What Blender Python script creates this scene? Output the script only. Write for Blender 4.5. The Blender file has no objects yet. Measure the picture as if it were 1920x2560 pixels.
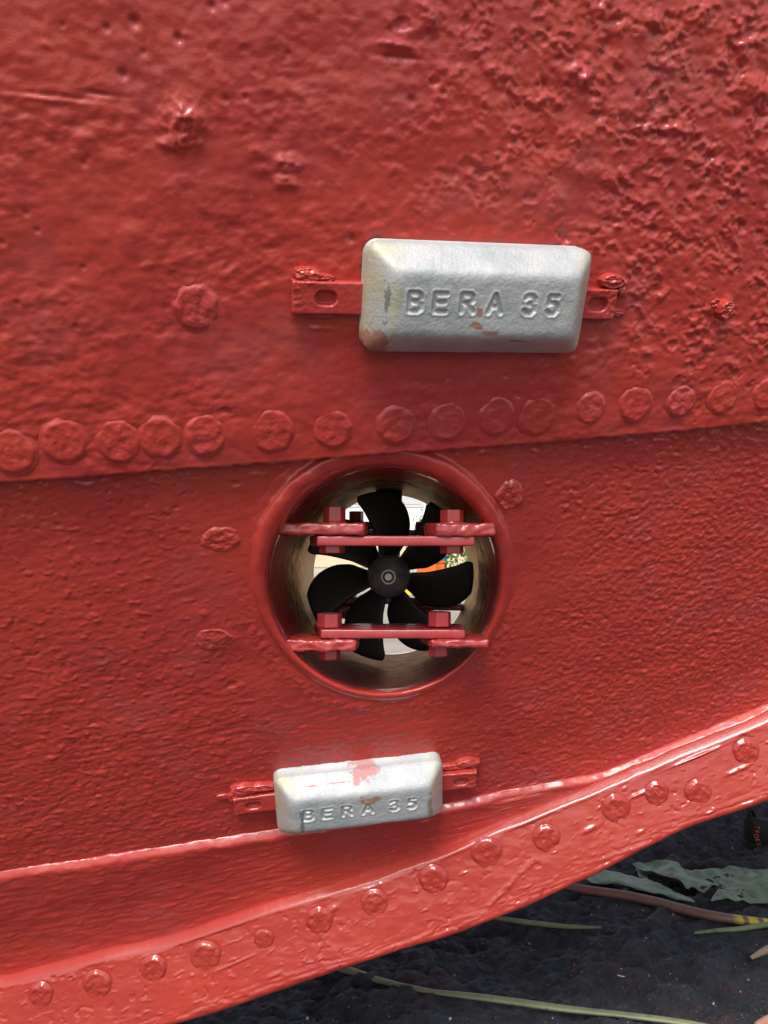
import bpy, bmesh, math, random
import numpy as np
from mathutils import Vector, Matrix, Euler

random.seed(7)
rng = np.random.default_rng(11)
C = bpy.context.scene.collection
sc = bpy.context.scene

# ------------------------------------------------------------------ camera, world, sun, exposure
CAM = np.array([0.0, 0.0, 0.93])
FPX = 2070.0                                   # focal length in pixels of the 1920x2560 photograph
PITCH = math.atan(58 / FPX)
YAW = math.atan(30 / FPX)
cam_d = bpy.data.cameras.new("camera")
cam = bpy.data.objects.new("camera", cam_d)
C.objects.link(cam)
cam.location = CAM
cam.rotation_euler = (math.pi / 2 + PITCH, 0, YAW)
cam_d.sensor_fit = 'VERTICAL'
cam_d.sensor_height = 34.6
cam_d.sensor_width = 34.6
cam_d.lens = FPX * 34.6 / 2560
cam_d.clip_start = 0.02
cam_d.clip_end = 2000
sc.camera = cam

SUN_EL, SUN_AZ = 50.0, -78.0                   # elevation; azimuth measured from -X towards +Y (front of the ship's side)
w = bpy.data.worlds.new("World")
sc.world = w
w.use_nodes = True
nt = w.node_tree
nt.nodes.clear()
out = nt.nodes.new('ShaderNodeOutputWorld')
bg = nt.nodes.new('ShaderNodeBackground')
sky = nt.nodes.new('ShaderNodeTexSky')
sky.sky_type = 'NISHITA'
sky.sun_disc = False
sky.sun_elevation = math.radians(SUN_EL)
sdir = Vector((-math.cos(math.radians(SUN_AZ)) * math.cos(math.radians(SUN_EL)),
               math.sin(math.radians(SUN_AZ)) * math.cos(math.radians(SUN_EL)),
               math.sin(math.radians(SUN_EL))))
sky.sun_rotation = math.atan2(sdir.x, sdir.y)
sky.air_density = 1.0
sky.dust_density = 2.5
sky.ozone_density = 1.0
hs = nt.nodes.new('ShaderNodeHueSaturation')   # bright hazy sky with thin cloud
hs.inputs['Saturation'].default_value = 0.62
hs.inputs['Value'].default_value = 1.0
nt.links.new(sky.outputs[0], hs.inputs['Color'])
nt.links.new(hs.outputs[0], bg.inputs['Color'])
bg.inputs['Strength'].default_value = 0.10
nt.links.new(bg.outputs[0], out.inputs['Surface'])
sl = bpy.data.lights.new("sun", 'SUN')
sl.energy = 2.0
sl.angle = math.radians(28)                    # veiled sun: bright thin overcast
sl.color = (1.0, 0.975, 0.95)
so = bpy.data.objects.new("sun", sl)
C.objects.link(so)
so.rotation_euler = sdir.to_track_quat('Z', 'Y').to_euler()
so.location = sdir * 50
vs = sc.view_settings
vs.view_transform = 'Standard'
vs.look = 'None'
vs.gamma = 1
vs.exposure = 0.68
vs.use_curve_mapping = False

# ------------------------------------------------------------------ measuring helpers
RM = np.array(Euler((math.pi / 2 + PITCH, 0, YAW)).to_matrix())
def ray(px, py):
    d = np.array([(px - 960) / FPX, (1280 - py) / FPX, -1.0])
    return RM @ d
def at(px, py, y):
    d = ray(px, py)
    return CAM + d * (y / d[1])
def on_ground(px, py, z=0.0):
    d = ray(px, py)
    return CAM + d * ((z - CAM[2]) / d[2])

# ------------------------------------------------------------------ noise (numpy)
_perm = np.random.default_rng(3).permutation(256).astype(np.int64)
_perm = np.concatenate([_perm, _perm, _perm])
_ang = np.random.default_rng(5).random(256) * 2 * np.pi
_gx, _gy = np.cos(_ang), np.sin(_ang)
def pn(x, y, seed=0):
    x = x + seed * 17.31; y = y + seed * 9.77
    xi = np.floor(x).astype(np.int64); yi = np.floor(y).astype(np.int64)
    xf = x - xi; yf = y - yi
    u = xf * xf * xf * (xf * (xf * 6 - 15) + 10); v = yf * yf * yf * (yf * (yf * 6 - 15) + 10)
    def g(ix, iy, fx, fy):
        h = _perm[_perm[ix & 255] + (iy & 255)]
        return _gx[h] * fx + _gy[h] * fy
    a = g(xi, yi, xf, yf); b = g(xi + 1, yi, xf - 1, yf)
    c = g(xi, yi + 1, xf, yf - 1); d = g(xi + 1, yi + 1, xf - 1, yf - 1)
    return (a + u * (b - a) + v * ((c + u * (d - c)) - (a + u * (b - a)))) * 1.5
def fbm(x, y, o=4, seed=0, gain=0.5):
    s = 0; a = 1.0; n = 0
    for k in range(o):
        s = s + a * pn(x, y, seed + k * 3); n += a
        x = x * 2.03; y = y * 2.03; a *= gain
    return s / n
def sst(a, b, x):
    t = np.clip((x - a) / (b - a), 0, 1)
    return t * t * (3 - 2 * t)

# ------------------------------------------------------------------ object helpers
def link(o, parent=None):
    C.objects.link(o)
    if parent is not None:
        o.parent = parent
    return o
def mesh_obj(name, me, mat, parent=None):
    o = bpy.data.objects.new(name, me)
    if mat is not None and len(me.materials) == 0:
        me.materials.append(mat)
    return link(o, parent)
def empty(name, loc=(0, 0, 0)):
    o = bpy.data.objects.new(name, None)
    o.location = loc
    o.empty_display_size = 0.1
    return link(o)
def tag(o, label=None, cat=None, group=None, kind=None):
    if label: o['label'] = label
    if cat: o['category'] = cat
    if group: o['group'] = group
    if kind: o['kind'] = kind
    return o
def grid_mesh(name, P, keep=None, closed_u=False, smooth=True, flip=False):
    r, c = P.shape[:2]
    idx = np.arange(r * c).reshape(r, c)
    if closed_u:
        nx = np.roll(idx, -1, axis=1)
        q = np.stack([idx[:-1], nx[:-1], nx[1:], idx[1:]], -1).reshape(-1, 4)
    else:
        q = np.stack([idx[:-1, :-1], idx[:-1, 1:], idx[1:, 1:], idx[1:, :-1]], -1).reshape(-1, 4)
    if keep is not None:
        q = q[keep.reshape(-1)]
    if flip:
        q = q[:, ::-1]
    V = P.reshape(-1, 3)
    used = np.zeros(len(V), bool); used[q.reshape(-1)] = True
    remap = np.cumsum(used) - 1
    V = V[used]; q = remap[q]
    me = bpy.data.meshes.new(name)
    me.vertices.add(len(V)); me.vertices.foreach_set('co', V.astype(np.float32).reshape(-1))
    me.loops.add(q.size); me.loops.foreach_set('vertex_index', q.reshape(-1).astype(np.int32))
    me.polygons.add(len(q))
    me.polygons.foreach_set('loop_start', (np.arange(len(q)) * 4).astype(np.int32))
    me.polygons.foreach_set('use_smooth', np.full(len(q), smooth))
    me.update(calc_edges=True)
    return me
def bm_mesh(name, bm, smooth=False):
    bmesh.ops.recalc_face_normals(bm, faces=bm.faces[:])
    me = bpy.data.meshes.new(name)
    bm.to_mesh(me); bm.free()
    if smooth:
        me.polygons.foreach_set('use_smooth', np.full(len(me.polygons), True))
    return me

# ------------------------------------------------------------------ materials
def new_mat(name):
    m = bpy.data.materials.new(name)
    m.use_nodes = True
    t = m.node_tree
    b = t.nodes['Principled BSDF']
    return m, t, b
def N(t, kind, **kw):
    n = t.nodes.new(kind)
    for k, v in kw.items():
        if k in n.inputs.keys():
            n.inputs[k].default_value = v
        else:
            setattr(n, k, v)
    return n
def coord(t, scale=(1, 1, 1), rot=(0, 0, 0)):
    tc = t.nodes.new('ShaderNodeTexCoord')
    mp = t.nodes.new('ShaderNodeMapping')
    mp.inputs['Scale'].default_value = scale
    mp.inputs['Rotation'].default_value = rot
    t.links.new(tc.outputs['Object'], mp.inputs['Vector'])
    return mp.outputs['Vector']
def noise(t, vec, scale, detail=3, rough=0.55):
    n = N(t, 'ShaderNodeTexNoise')
    n.inputs['Scale'].default_value = scale
    n.inputs['Detail'].default_value = detail
    n.inputs['Roughness'].default_value = rough
    t.links.new(vec, n.inputs['Vector'])
    return n.outputs['Fac']
def ramp(t, fac, stops):
    r = t.nodes.new('ShaderNodeValToRGB')
    el = r.color_ramp.elements
    while len(el) > 1:
        el.remove(el[0])
    for i, (p, c) in enumerate(stops):
        e = el[0] if i == 0 else el.new(p)
        e.position = p
        e.color = (c[0], c[1], c[2], 1) if not isinstance(c, (int, float)) else (c, c, c, 1)
    t.links.new(fac, r.inputs['Fac'])
    return r.outputs['Color']
def mix(t, fac, a, b):
    m = t.nodes.new('ShaderNodeMix')
    m.data_type = 'RGBA'
    for sock, v in ((m.inputs[0], fac), (m.inputs[6], a), (m.inputs[7], b)):
        if isinstance(v, (int, float)):
            sock.default_value = v
        elif isinstance(v, tuple):
            sock.default_value = (v[0], v[1], v[2], 1)
        else:
            t.links.new(v, sock)
    return m.outputs[2]
def bump(t, b, h, strength, dist):
    n = N(t, 'ShaderNodeBump')
    n.inputs['Strength'].default_value = strength
    n.inputs['Distance'].default_value = dist
    t.links.new(h, n.inputs['Height'])
    t.links.new(n.outputs['Normal'], b.inputs['Normal'])
def red_paint(name, base=(0.475, 0.044, 0.036), warm=(0.53, 0.054, 0.036), dull=(0.45, 0.072, 0.068), rough=(0.22, 0.42), bs=0.45, coat=0.45):
    m, t, b = new_mat(name)
    v = coord(t)
    col = mix(t, ramp(t, noise(t, v, 5.0, 4), [(0.40, 0.0), (0.62, 1.0)]), base, warm)
    col = mix(t, ramp(t, noise(t, v, 9.0, 5), [(0.52, 0.0), (0.72, 0.8)]), col, dull)
    runs = noise(t, coord(t, (26, 26, 3.0)), 1.0, 5, 0.65)
    col = mix(t, ramp(t, runs, [(0.55, 0.0), (0.78, 0.55)]), col, (0.42, 0.036, 0.040))
    brush = noise(t, coord(t, (5, 5, 60), (0, 0.28, 0)), 1.0, 4, 0.6)
    col = mix(t, ramp(t, brush, [(0.5, 0.0), (0.75, 0.35)]), col, warm)
    chips = ramp(t, noise(t, coord(t, (1, 1, 1)), 260.0, 2), [(0.745, 0.0), (0.77, 0.7)])
    col = mix(t, chips, col, (0.34, 0.20, 0.18))
    t.links.new(col, b.inputs['Base Color'])
    r = ramp(t, noise(t, v, 14.0, 5), [(0.3, rough[0]), (0.7, rough[1])])
    t.links.new(r, b.inputs['Roughness'])
    b.inputs['IOR'].default_value = 1.53
    b.inputs['Coat Weight'].default_value = coat
    b.inputs['Coat Roughness'].default_value = 0.09
    bump(t, b, noise(t, v, 420.0, 4, 0.6), bs, 0.0006)
    return m
M_red = red_paint("red_hull_paint")
M_keel = red_paint("red_keel_paint", base=(0.41, 0.042, 0.031), warm=(0.45, 0.050, 0.032), dull=(0.39, 0.050, 0.043), rough=(0.12, 0.25), bs=0.25)
M_rim = red_paint("red_rim_paint", base=(0.50, 0.045, 0.036), warm=(0.55, 0.054, 0.036), dull=(0.46, 0.06, 0.055), rough=(0.16, 0.30), bs=0.25, coat=0.6)
M_guard = red_paint("red_guard_paint", base=(0.43, 0.040, 0.042), warm=(0.47, 0.047, 0.042), dull=(0.42, 0.062, 0.064), rough=(0.2, 0.36), bs=0.35)

def anode_mat(name, smudge):
    m, t, b = new_mat(name)
    v = coord(t)
    col = mix(t, ramp(t, noise(t, v, 26, 5), [(0.38, 0.0), (0.65, 1.0)]), (0.54, 0.555, 0.55), (0.43, 0.455, 0.465))
    col = mix(t, ramp(t, noise(t, v, 110, 4), [(0.5, 0.0), (0.75, 0.7)]), col, (0.58, 0.58, 0.55))
    sep = N(t, 'ShaderNodeSeparateXYZ'); tc = t.nodes.new('ShaderNodeTexCoord'); t.links.new(tc.outputs['Object'], sep.inputs[0])
    ab = N(t, 'ShaderNodeMath', operation='ABSOLUTE'); t.links.new(sep.outputs[0], ab.inputs[0])
    ad = N(t, 'ShaderNodeMath', operation='MULTIPLY_ADD'); ad.inputs[1].default_value = 0.16; t.links.new(noise(t, v, 30, 4), ad.inputs[0]); t.links.new(ab.outputs[0], ad.inputs[2])
    col = mix(t, ramp(t, ad.outputs[0], [(0.178, 0.0), (0.215, 0.85)]), col, (0.56, 0.51, 0.36))
    col = mix(t, ramp(t, noise(t, coord(t, (1, .6, 1)), 55, 3), [(0.68, 0.0), (0.74, 0.7)]), col, (0.36, 0.32, 0.27))
    col = mix(t, ramp(t, noise(t, coord(t, (2, 1, 1), (0, 0, .6)), 140, 2), [(0.71, 0.0), (0.76, 0.8)]), col, (0.27, 0.26, 0.25))
    for (sx, sy, rx, ry, cc, th) in smudge:
        mp = N(t, 'ShaderNodeMapping'); mp.inputs['Location'].default_value = (-sx / rx, -sy / ry, 0); mp.inputs['Scale'].default_value = (1 / rx, 1 / ry, 0)
        t.links.new(tc.outputs['Object'], mp.inputs['Vector'])
        ln = N(t, 'ShaderNodeVectorMath', operation='LENGTH'); t.links.new(mp.outputs[0], ln.inputs[0])
        su = N(t, 'ShaderNodeMath', operation='MULTIPLY_ADD'); su.inputs[1].default_value = 3.2
        t.links.new(noise(t, v, 75, 5, 0.65), su.inputs[0]); t.links.new(ln.outputs[1], su.inputs[2])
        sq = N(t, 'ShaderNodeMath', operation='MULTIPLY'); sq.inputs[1].default_value = 0.2; t.links.new(su.outputs[0], sq.inputs[0])
        col = mix(t, ramp(t, sq.outputs[0], [(th * 0.2 + 0.16, 0.85), (th * 0.2 + 0.21, 0.0)]) , col, cc)
    t.links.new(col, b.inputs['Base Color'])
    b.inputs['Metallic'].default_value = 0.25
    b.inputs['Roughness'].default_value = 0.48
    bump(t, b, noise(t, v, 300, 6, 0.7), 0.9, 0.0010)
    return m
RS = (0.55, 0.14, 0.11); RU = (0.42, 0.20, 0.11)
M_anode_a = anode_mat("cast_zinc_stained", [(-0.122, -0.052, 0.017, 0.019, (0.42, 0.16, 0.10), 1.75), (-0.008, -0.007, 0.006, 0.009, RU, 1.35), (-0.012, -0.022, 0.010, 0.005, RU, 1.45), (0.007, -0.030, 0.013, 0.003, RU, 1.4), (0.045, -0.040, 0.012, 0.003, (0.24, 0.22, 0.2), 1.35), (-0.106, 0.002, 0.010, 0.024, (0.50, 0.50, 0.33), 1.6), (-0.111, 0.0, 0.0035, 0.028, (0.20, 0.20, 0.20), 1.45)])
M_anode_b = anode_mat("cast_zinc_smeared", [(0.010, 0.0565, 0.022, 0.0085, (0.48, 0.20, 0.18), 1.5), (-0.006, 0.0475, 0.007, 0.008, (0.48, 0.21, 0.19), 1.5), (-0.045, 0.0485, 0.05, 0.0012, (0.48, 0.2, 0.18), 1.3), (-0.030, 0.020, 0.006, 0.006, (0.55, 0.22, 0.19), 1.4), (0.012, 0.020, 0.020, 0.010, RU, 1.35), (-0.092, -0.01, 0.004, 0.03, (0.2, 0.2, 0.2), 1.5), (0.105, -0.01, 0.005, 0.03, (0.3, 0.27, 0.2), 1.5)])

def tunnel_mat():
    m, t, b = new_mat("bronze_tunnel_wall")
    tc = t.nodes.new('ShaderNodeTexCoord')
    sep = N(t, 'ShaderNodeSeparateXYZ'); t.links.new(tc.outputs['Object'], sep.inputs[0])
    v = coord(t, (22, 26, 22)); v2 = coord(t, (1, 1, 1))
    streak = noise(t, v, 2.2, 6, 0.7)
    col = mix(t, ramp(t, streak, [(0.42, 0.0), (0.58, 1.0)]), (0.085, 0.046, 0.020), (0.78, 0.52, 0.23))  # brush streaks, with their bright glints put into the colour as lighter gold
    # overspray: mostly near the mouth and along the bottom
    f = N(t, 'ShaderNodeMath', operation='MULTIPLY_ADD'); f.inputs[1].default_value = 0.10
    t.links.new(noise(t, v2, 28, 6, 0.7), f.inputs[0]); t.links.new(sep.outputs[1], f.inputs[2])
    g = N(t, 'ShaderNodeMath', operation='MULTIPLY_ADD'); g.inputs[1].default_value = 0.54
    t.links.new(sep.outputs[2], g.inputs[0]); t.links.new(f.outputs[0], g.inputs[2])
    red = ramp(t, g.outputs[0], [(0.17, 1.0), (0.27, 0.0)])
    col = mix(t, red, col, (0.50, 0.055, 0.050))
    b.inputs['Metallic'].default_value = 0.65
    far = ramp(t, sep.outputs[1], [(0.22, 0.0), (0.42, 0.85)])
    col = mix(t, far, col, (0.85, 0.69, 0.49))  # paler towards the far end: daylight entering there, put into the colour
    bot = N(t, 'ShaderNodeMath', operation='MULTIPLY_ADD'); bot.inputs[1].default_value = 0.06
    t.links.new(noise(t, v2, 20, 5), bot.inputs[0]); t.links.new(sep.outputs[2], bot.inputs[2])
    col = mix(t, ramp(t, N1(t, bot.outputs[0], 0.5), [(0.405, 0.7), (0.46, 0.0)]), col, (0.45, 0.17, 0.16))
    t.links.new(col, b.inputs['Base Color'])
    b.inputs['Specular IOR Level'].default_value = 0.05
    b.inputs['Specular Tint'].default_value = (0.85, 0.58, 0.34, 1)
    t.links.new(ramp(t, streak, [(0.3, 0.55), (0.7, 0.36)]), b.inputs['Roughness'])
    bump(t, b, streak, 0.6, 0.002)
    return m
def N1(t, s, k):
    a = N(t, 'ShaderNodeMath', operation='ADD'); a.inputs[1].default_value = k
    t.links.new(s, a.inputs[0]); return a.outputs[0]
M_tunnel = tunnel_mat()

def simple(name, col, rough=0.5, metal=0.0, var=0.25, scale=40, bs=0.0, bd=0.001):
    m, t, b = new_mat(name)
    v = coord(t)
    n = noise(t, v, scale, 4)
    dk = tuple(c * (1 - var) for c in col); lt = tuple(min(1, c * (1 + var)) for c in col)
    t.links.new(mix(t, ramp(t, n, [(0.3, 0.0), (0.7, 1.0)]), dk, lt), b.inputs['Base Color'])
    b.inputs['Roughness'].default_value = rough
    b.inputs['Metallic'].default_value = metal
    if bs: bump(t, b, noise(t, v, scale * 4, 4), bs, bd)
    return m
M_blade = simple("black_blade", (0.010, 0.010, 0.011), 0.55, 0, 0.3, 30)
M_hub = simple("black_hub", (0.13, 0.13, 0.15), 0.34, 0, 0.4, 60, 0.15, 0.0005)
M_steel = simple("bright_steel", (0.85, 0.85, 0.83), 0.4, 0.2, 0.1, 40)
M_dark = simple("dark_gear_casing", (0.02, 0.018, 0.018), 0.5)
M_shoe = simple("black_shoe_fabric", (0.007, 0.007, 0.007), 0.8, 0, 0.3, 200, 0.5, 0.001)
M_sole = simple("black_rubber", (0.012, 0.012, 0.012), 0.6, 0, 0.3, 100)
M_orange = simple("orange_print", (0.62, 0.13, 0.04), 0.6, 0, 0.2, 300)

# ------------------------------------------------------------------ hull geometry
YC = 1.45                                        # ship's centre plane
KEEL_HALF = 0.072
XC_T, ZC_T, R_T = -0.0133, 0.857, 0.161          # tunnel axis and radius

def curve_fn(pts):
    p = np.array(sorted(pts)); xs, zs = p[:, 0], p[:, 1]
    def fn(X):
        X = np.asarray(X, float)
        # smooth piecewise-cubic (monotone tangents)
        d = np.diff(zs) / np.diff(xs)
        mt = np.empty(len(xs)); mt[0], mt[-1] = d[0], d[-1]; mt[1:-1] = (d[:-1] + d[1:]) / 2
        i = np.clip(np.searchsorted(xs, X) - 1, 0, len(xs) - 2)
        hh = xs[i + 1] - xs[i]; t = np.clip((X - xs[i]) / hh, 0, 1)
        v = (2*t**3 - 3*t**2 + 1) * zs[i] + (t**3 - 2*t**2 + t) * hh * mt[i] + (-2*t**3 + 3*t**2) * zs[i+1] + (t**3 - t**2) * hh * mt[i+1]
        v = np.where(X < xs[0], zs[0] + (X - xs[0]) * mt[0], v)
        return np.where(X > xs[-1], zs[-1] + (X - xs[-1]) * mt[-1], v)
    return fn
def plane_pts(px, y):
    return [tuple(at(a, b, y)[[0, 2]]) for a, b in px]
STEM = [(1.0, 0.81), (1.4, 1.12), (1.8, 1.62), (2.2, 2.35), (2.6, 3.3)]
AFT = [(-6.0, 0.03), (-3.0, 0.04), (-1.6, 0.065)]
keel_px = [(0, 2463), (255, 2399), (382, 2373), (677, 2278), (960, 2195), (1319, 2050), (1562, 1950), (1770, 1864), (1920, 1802)]
kp = plane_pts(keel_px, YC - KEEL_HALF)
Zk = curve_fn(AFT + kp + STEM)
bot_px = [(405, 2560), (810, 2431), (960, 2382), (1215, 2299), (1469, 2186), (1712, 2067), (1920, 1995)]
bp = plane_pts(bot_px, YC - KEEL_HALF)
Zb = curve_fn([(x, z - 0.14) for x, z in AFT] + [(-1.0, kp[0][1] - 0.142)] + bp + [(x + 0.01, z - 0.15 - 0.02 * i) for i, (x, z) in enumerate(STEM)])

_fh = curve_fn([(-0.2, 0.035), (0, 0.048), (0.08, 0.075), (0.163, 0.118), (0.33, 0.208), (0.5, 0.298), (0.68, 0.392), (0.86, 0.486), (1.17, 0.645), (1.8, 0.93), (2.4, 1.12), (3.2, 1.30)])
def Ysurf(X, Z):
    h = Z - Zk(X)
    b = _fh(np.maximum(h, -0.15)) * np.clip(1 - 0.10 * X, 0.6, 1.3)
    return YC - np.maximum(b, 0.03)
def normal(X, Z, e=0.004):
    dyx = (Ysurf(X + e, Z) - Ysurf(X - e, Z)) / (2 * e)
    dyz = (Ysurf(X, Z + e) - Ysurf(X, Z - e)) / (2 * e)
    n = np.stack([dyx, -np.ones_like(dyx), dyz], -1)
    return n / np.linalg.norm(n, axis=-1, keepdims=True)
def on_hull(px, py):
    y = 1.2
    for _ in range(60):
        p = at(px, py, y)
        y = 0.5 * y + 0.5 * float(Ysurf(p[0], p[2]))
    return at(px, py, y)
def hull_pts(px):
    return [tuple(on_hull(a, b)[[0, 2]]) for a, b in px]

T_LAP, T_L1, T_L2 = 0.019, 0.0105, 0.014
seam_px = [(0, 1196), (200, 1183), (500, 1160), (700, 1146), (960, 1126), (1230, 1107), (1420, 1092), (1700, 1069), (1920, 1047)]
sp = hull_pts(seam_px)
Zs = curve_fn([(-6, sp[0][1] - 0.28), (-2.5, sp[0][1] - 0.12)] + sp + [(1.2, sp[-1][1] + 0.065), (2.0, sp[-1][1] + 0.2), (2.6, sp[-1][1] + 0.32)])
l1_px = [(0, 2188), (200, 2160), (347, 2136), (694, 2081), (960, 2048), (1134, 2013), (1400, 1960), (1562, 1926), (1759, 1845), (1920, 1775)]
lp = hull_pts(l1_px)
Z1 = curve_fn([(-6, 0.18), (-3.0, 0.2), (-1.6, 0.225)] + lp + [(x, z + 0.03) for x, z in STEM])
print("keel", kp[0], kp[4], kp[-1], "bottom", bp[0], bp[-1], "l1", lp[0], lp[-1], "seam", sp[0], sp[-1])

def spaced(lo, hi, step, far_lo, far_hi, n=26):
    a = lo - np.geomspace(step, lo - far_lo, n)[::-1] if far_lo < lo else np.array([])
    b = hi + np.geomspace(step, far_hi - hi, n) if far_hi > hi else np.array([])
    return np.concatenate([a, np.arange(lo, hi, step), b])
STEP = 0.0017
XS = spaced(-0.66, 0.66, STEP, -6.0, 2.35)
XS_COARSE = spaced(-0.7, 0.7, 0.02, -6.0, 2.35)

# marks measured on the plating: (px, py, radius px, depth m, aspect)
PITS = [(340, 58, 14, .0030), (272, 75, 9, .002), (447, 100, 11, .0026), (362, 134, 8, .0014), (312, 188, 11, .0022), (530, 22, 11, .0022), (560, 10, 12, .0022), (613, 245, 8, .0014),
        (215, 405, 10, .0018), (225, 392, 8, .001), (75, 527, 8, .0012), (102, 570, 8, .0014), (18, 600, 9, .0015), (55, 748, 8, .0014), (30, 800, 8, .0012), (718, 138, 9, .0014), (565, 250, 8, .0014), (635, 180, 7, .001),
        (870, 590, 10, .0022), (1018, 252, 12, .0022), (1340, 215, 16, .003), (1150, 190, 18, .003), (1480, 290, 12, .002), (1595, 470, 12, .0024), (1658, 468, 13, .0026), (1706, 475, 13, .0024), (1820, 290, 18, .003), (1880, 300, 14, .0026),
        (1612, 570, 9, .0018), (1680, 620, 8, .0016), (1695, 675, 9, .0018), (1500, 120, 16, .003), (1620, 215, 16, .003), (1660, 690, 7, .001), (1905, 480, 12, .002), (1838, 560, 10, .002)]
BUMPS = [(455, 318, 40, 34, .0055), (440, 360, 38, 14, .003), (478, 290, 30, 20, .003), (470, 250, 30, 16, .0016), (718, 405, 24, 16, .006), (712, 452, 26, 14, .0045), (660, 425, 20, 14, .002), (640, 380, 26, 12, .0016), (450, 445, 38, 12, .0015), (425, 470, 30, 14, .0012),
         (1430, 185, 26, 15, .006), (1440, 205, 16, 12, .005), (1140, 185, 26, 14, .003), (1430, 335, 45, 24, .003), (1395, 390, 34, 26, .002), (1475, 430, 60, 16, .002), (1370, 500, 22, 26, .003), (985, 118, 34, 6, .003), (985, 146, 40, 6, -.003), (1060, 40, 20, 26, .004),
         (1610, 55, 36, 12, .004), (1720, 40, 24, 16, .004), (1860, 225, 34, 20, .005), (1780, 170, 22, 10, .003), (1900, 380, 24, 22, .004), (140, 241, 70, 5, -.002), (150, 249, 66, 6, .0012), (260, 236, 40, 4, -.002), (800, 812, 26, 4, .0018), (900, 800, 50, 4, .001)]
def marks(X, Z, d):
    for (px, py, r, dep) in PITS:
        c = on_hull(px, py); k = np.linalg.norm(c - CAM) / FPX * r
        sel = (np.abs(X - c[0]) < 4 * k) & (np.abs(Z - c[2]) < 4 * k)
        q = ((X[sel] - c[0]) ** 2 + (Z[sel] - c[2]) ** 2) / (k * k * 0.55)
        d[sel] -= dep * np.exp(-q ** 1.4) * 1.15
    for (px, py, rx, ry, hh) in BUMPS:
        c = on_hull(px, py); s = np.linalg.norm(c - CAM) / FPX
        kx, kz = rx * s, ry * s
        sel = (np.abs(X - c[0]) < 2.5 * kx) & (np.abs(Z - c[2]) < 2.5 * kz)
        xx, zz = X[sel], Z[sel]
        q = ((xx - c[0]) / kx) ** 2 + ((zz - c[2]) / kz) ** 2 + 0.9 * fbm(xx / .014, zz / .014, 3, 31)
        d[sel] += hh * np.exp(-np.maximum(q, 0) ** 1.3) * (1 + 0.5 * fbm(xx / .006, zz / .006, 2, 8))
    return d

def scatter(Xs, Z, d, items, seed=0):
    """items: (x, z, rx, rz, h, tilt): irregular little dents (h<0) or paint blobs (h>0)"""
    for i, (x, z, rx, rz, h, ti) in enumerate(items):
        R_ = 1.9 * max(rx, rz)
        c0, c1 = np.searchsorted(Xs, [x - R_, x + R_])
        if c1 - c0 < 3: continue
        col = -Z[:, (c0 + c1) // 2]
        r0, r1 = np.searchsorted(col, [-(z + R_), -(z - R_)])
        if r1 - r0 < 3: continue
        xx = Xs[None, c0:c1] - x; zz = Z[r0:r1, c0:c1] - z
        u = (xx * math.cos(ti) + zz * math.sin(ti)) / rx; v = (-xx * math.sin(ti) + zz * math.cos(ti)) / rz
        q = u * u + v * v + 0.8 * fbm(xx / (rx * .9) + i * 1.7 + seed, zz / (rz * .9) + i * .9, 2, i % 40)
        q = np.maximum(q, 0)
        d[r0:r1, c0:c1] += h * np.exp(-q ** 2 * 1.2) - 0.25 * h * np.exp(-(q - 1.5) ** 2 * 3) * (h < 0)
    return d
def plate(name, Xs, Zrows, offs, disp, mat, parent, mirror=False, hole=None):
    """Zrows (rows, cols) heights top to bottom, offs (rows,) proud of the moulded surface, disp (rows, cols)."""
    X = np.broadcast_to(Xs, Zrows.shape)
    Y = Ysurf(X, Zrows)
    n = normal(X, Zrows)
    P = np.stack([X, Y, Zrows], -1) + n * (offs[:, None] + disp)[..., None]
    if mirror:
        P[..., 1] = 2 * YC - P[..., 1]
    keep = None
    if hole is not None:
        cx = (X[:-1, :-1] + X[1:, 1:]) / 2; cz = (Zrows[:-1, :-1] + Zrows[1:, 1:]) / 2
        keep = (cx - XC_T) ** 2 + (cz - ZC_T) ** 2 > hole ** 2
    me = grid_mesh(name, P, keep, flip=not mirror)
    return mesh_obj(name, me, mat, parent)

ship = empty("ship_hull", (0, YC, 0))
tag(ship, "red painted riveted steel ship bow with thruster tunnel", "ship")
ship.location = (0, 0, 0)

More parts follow.
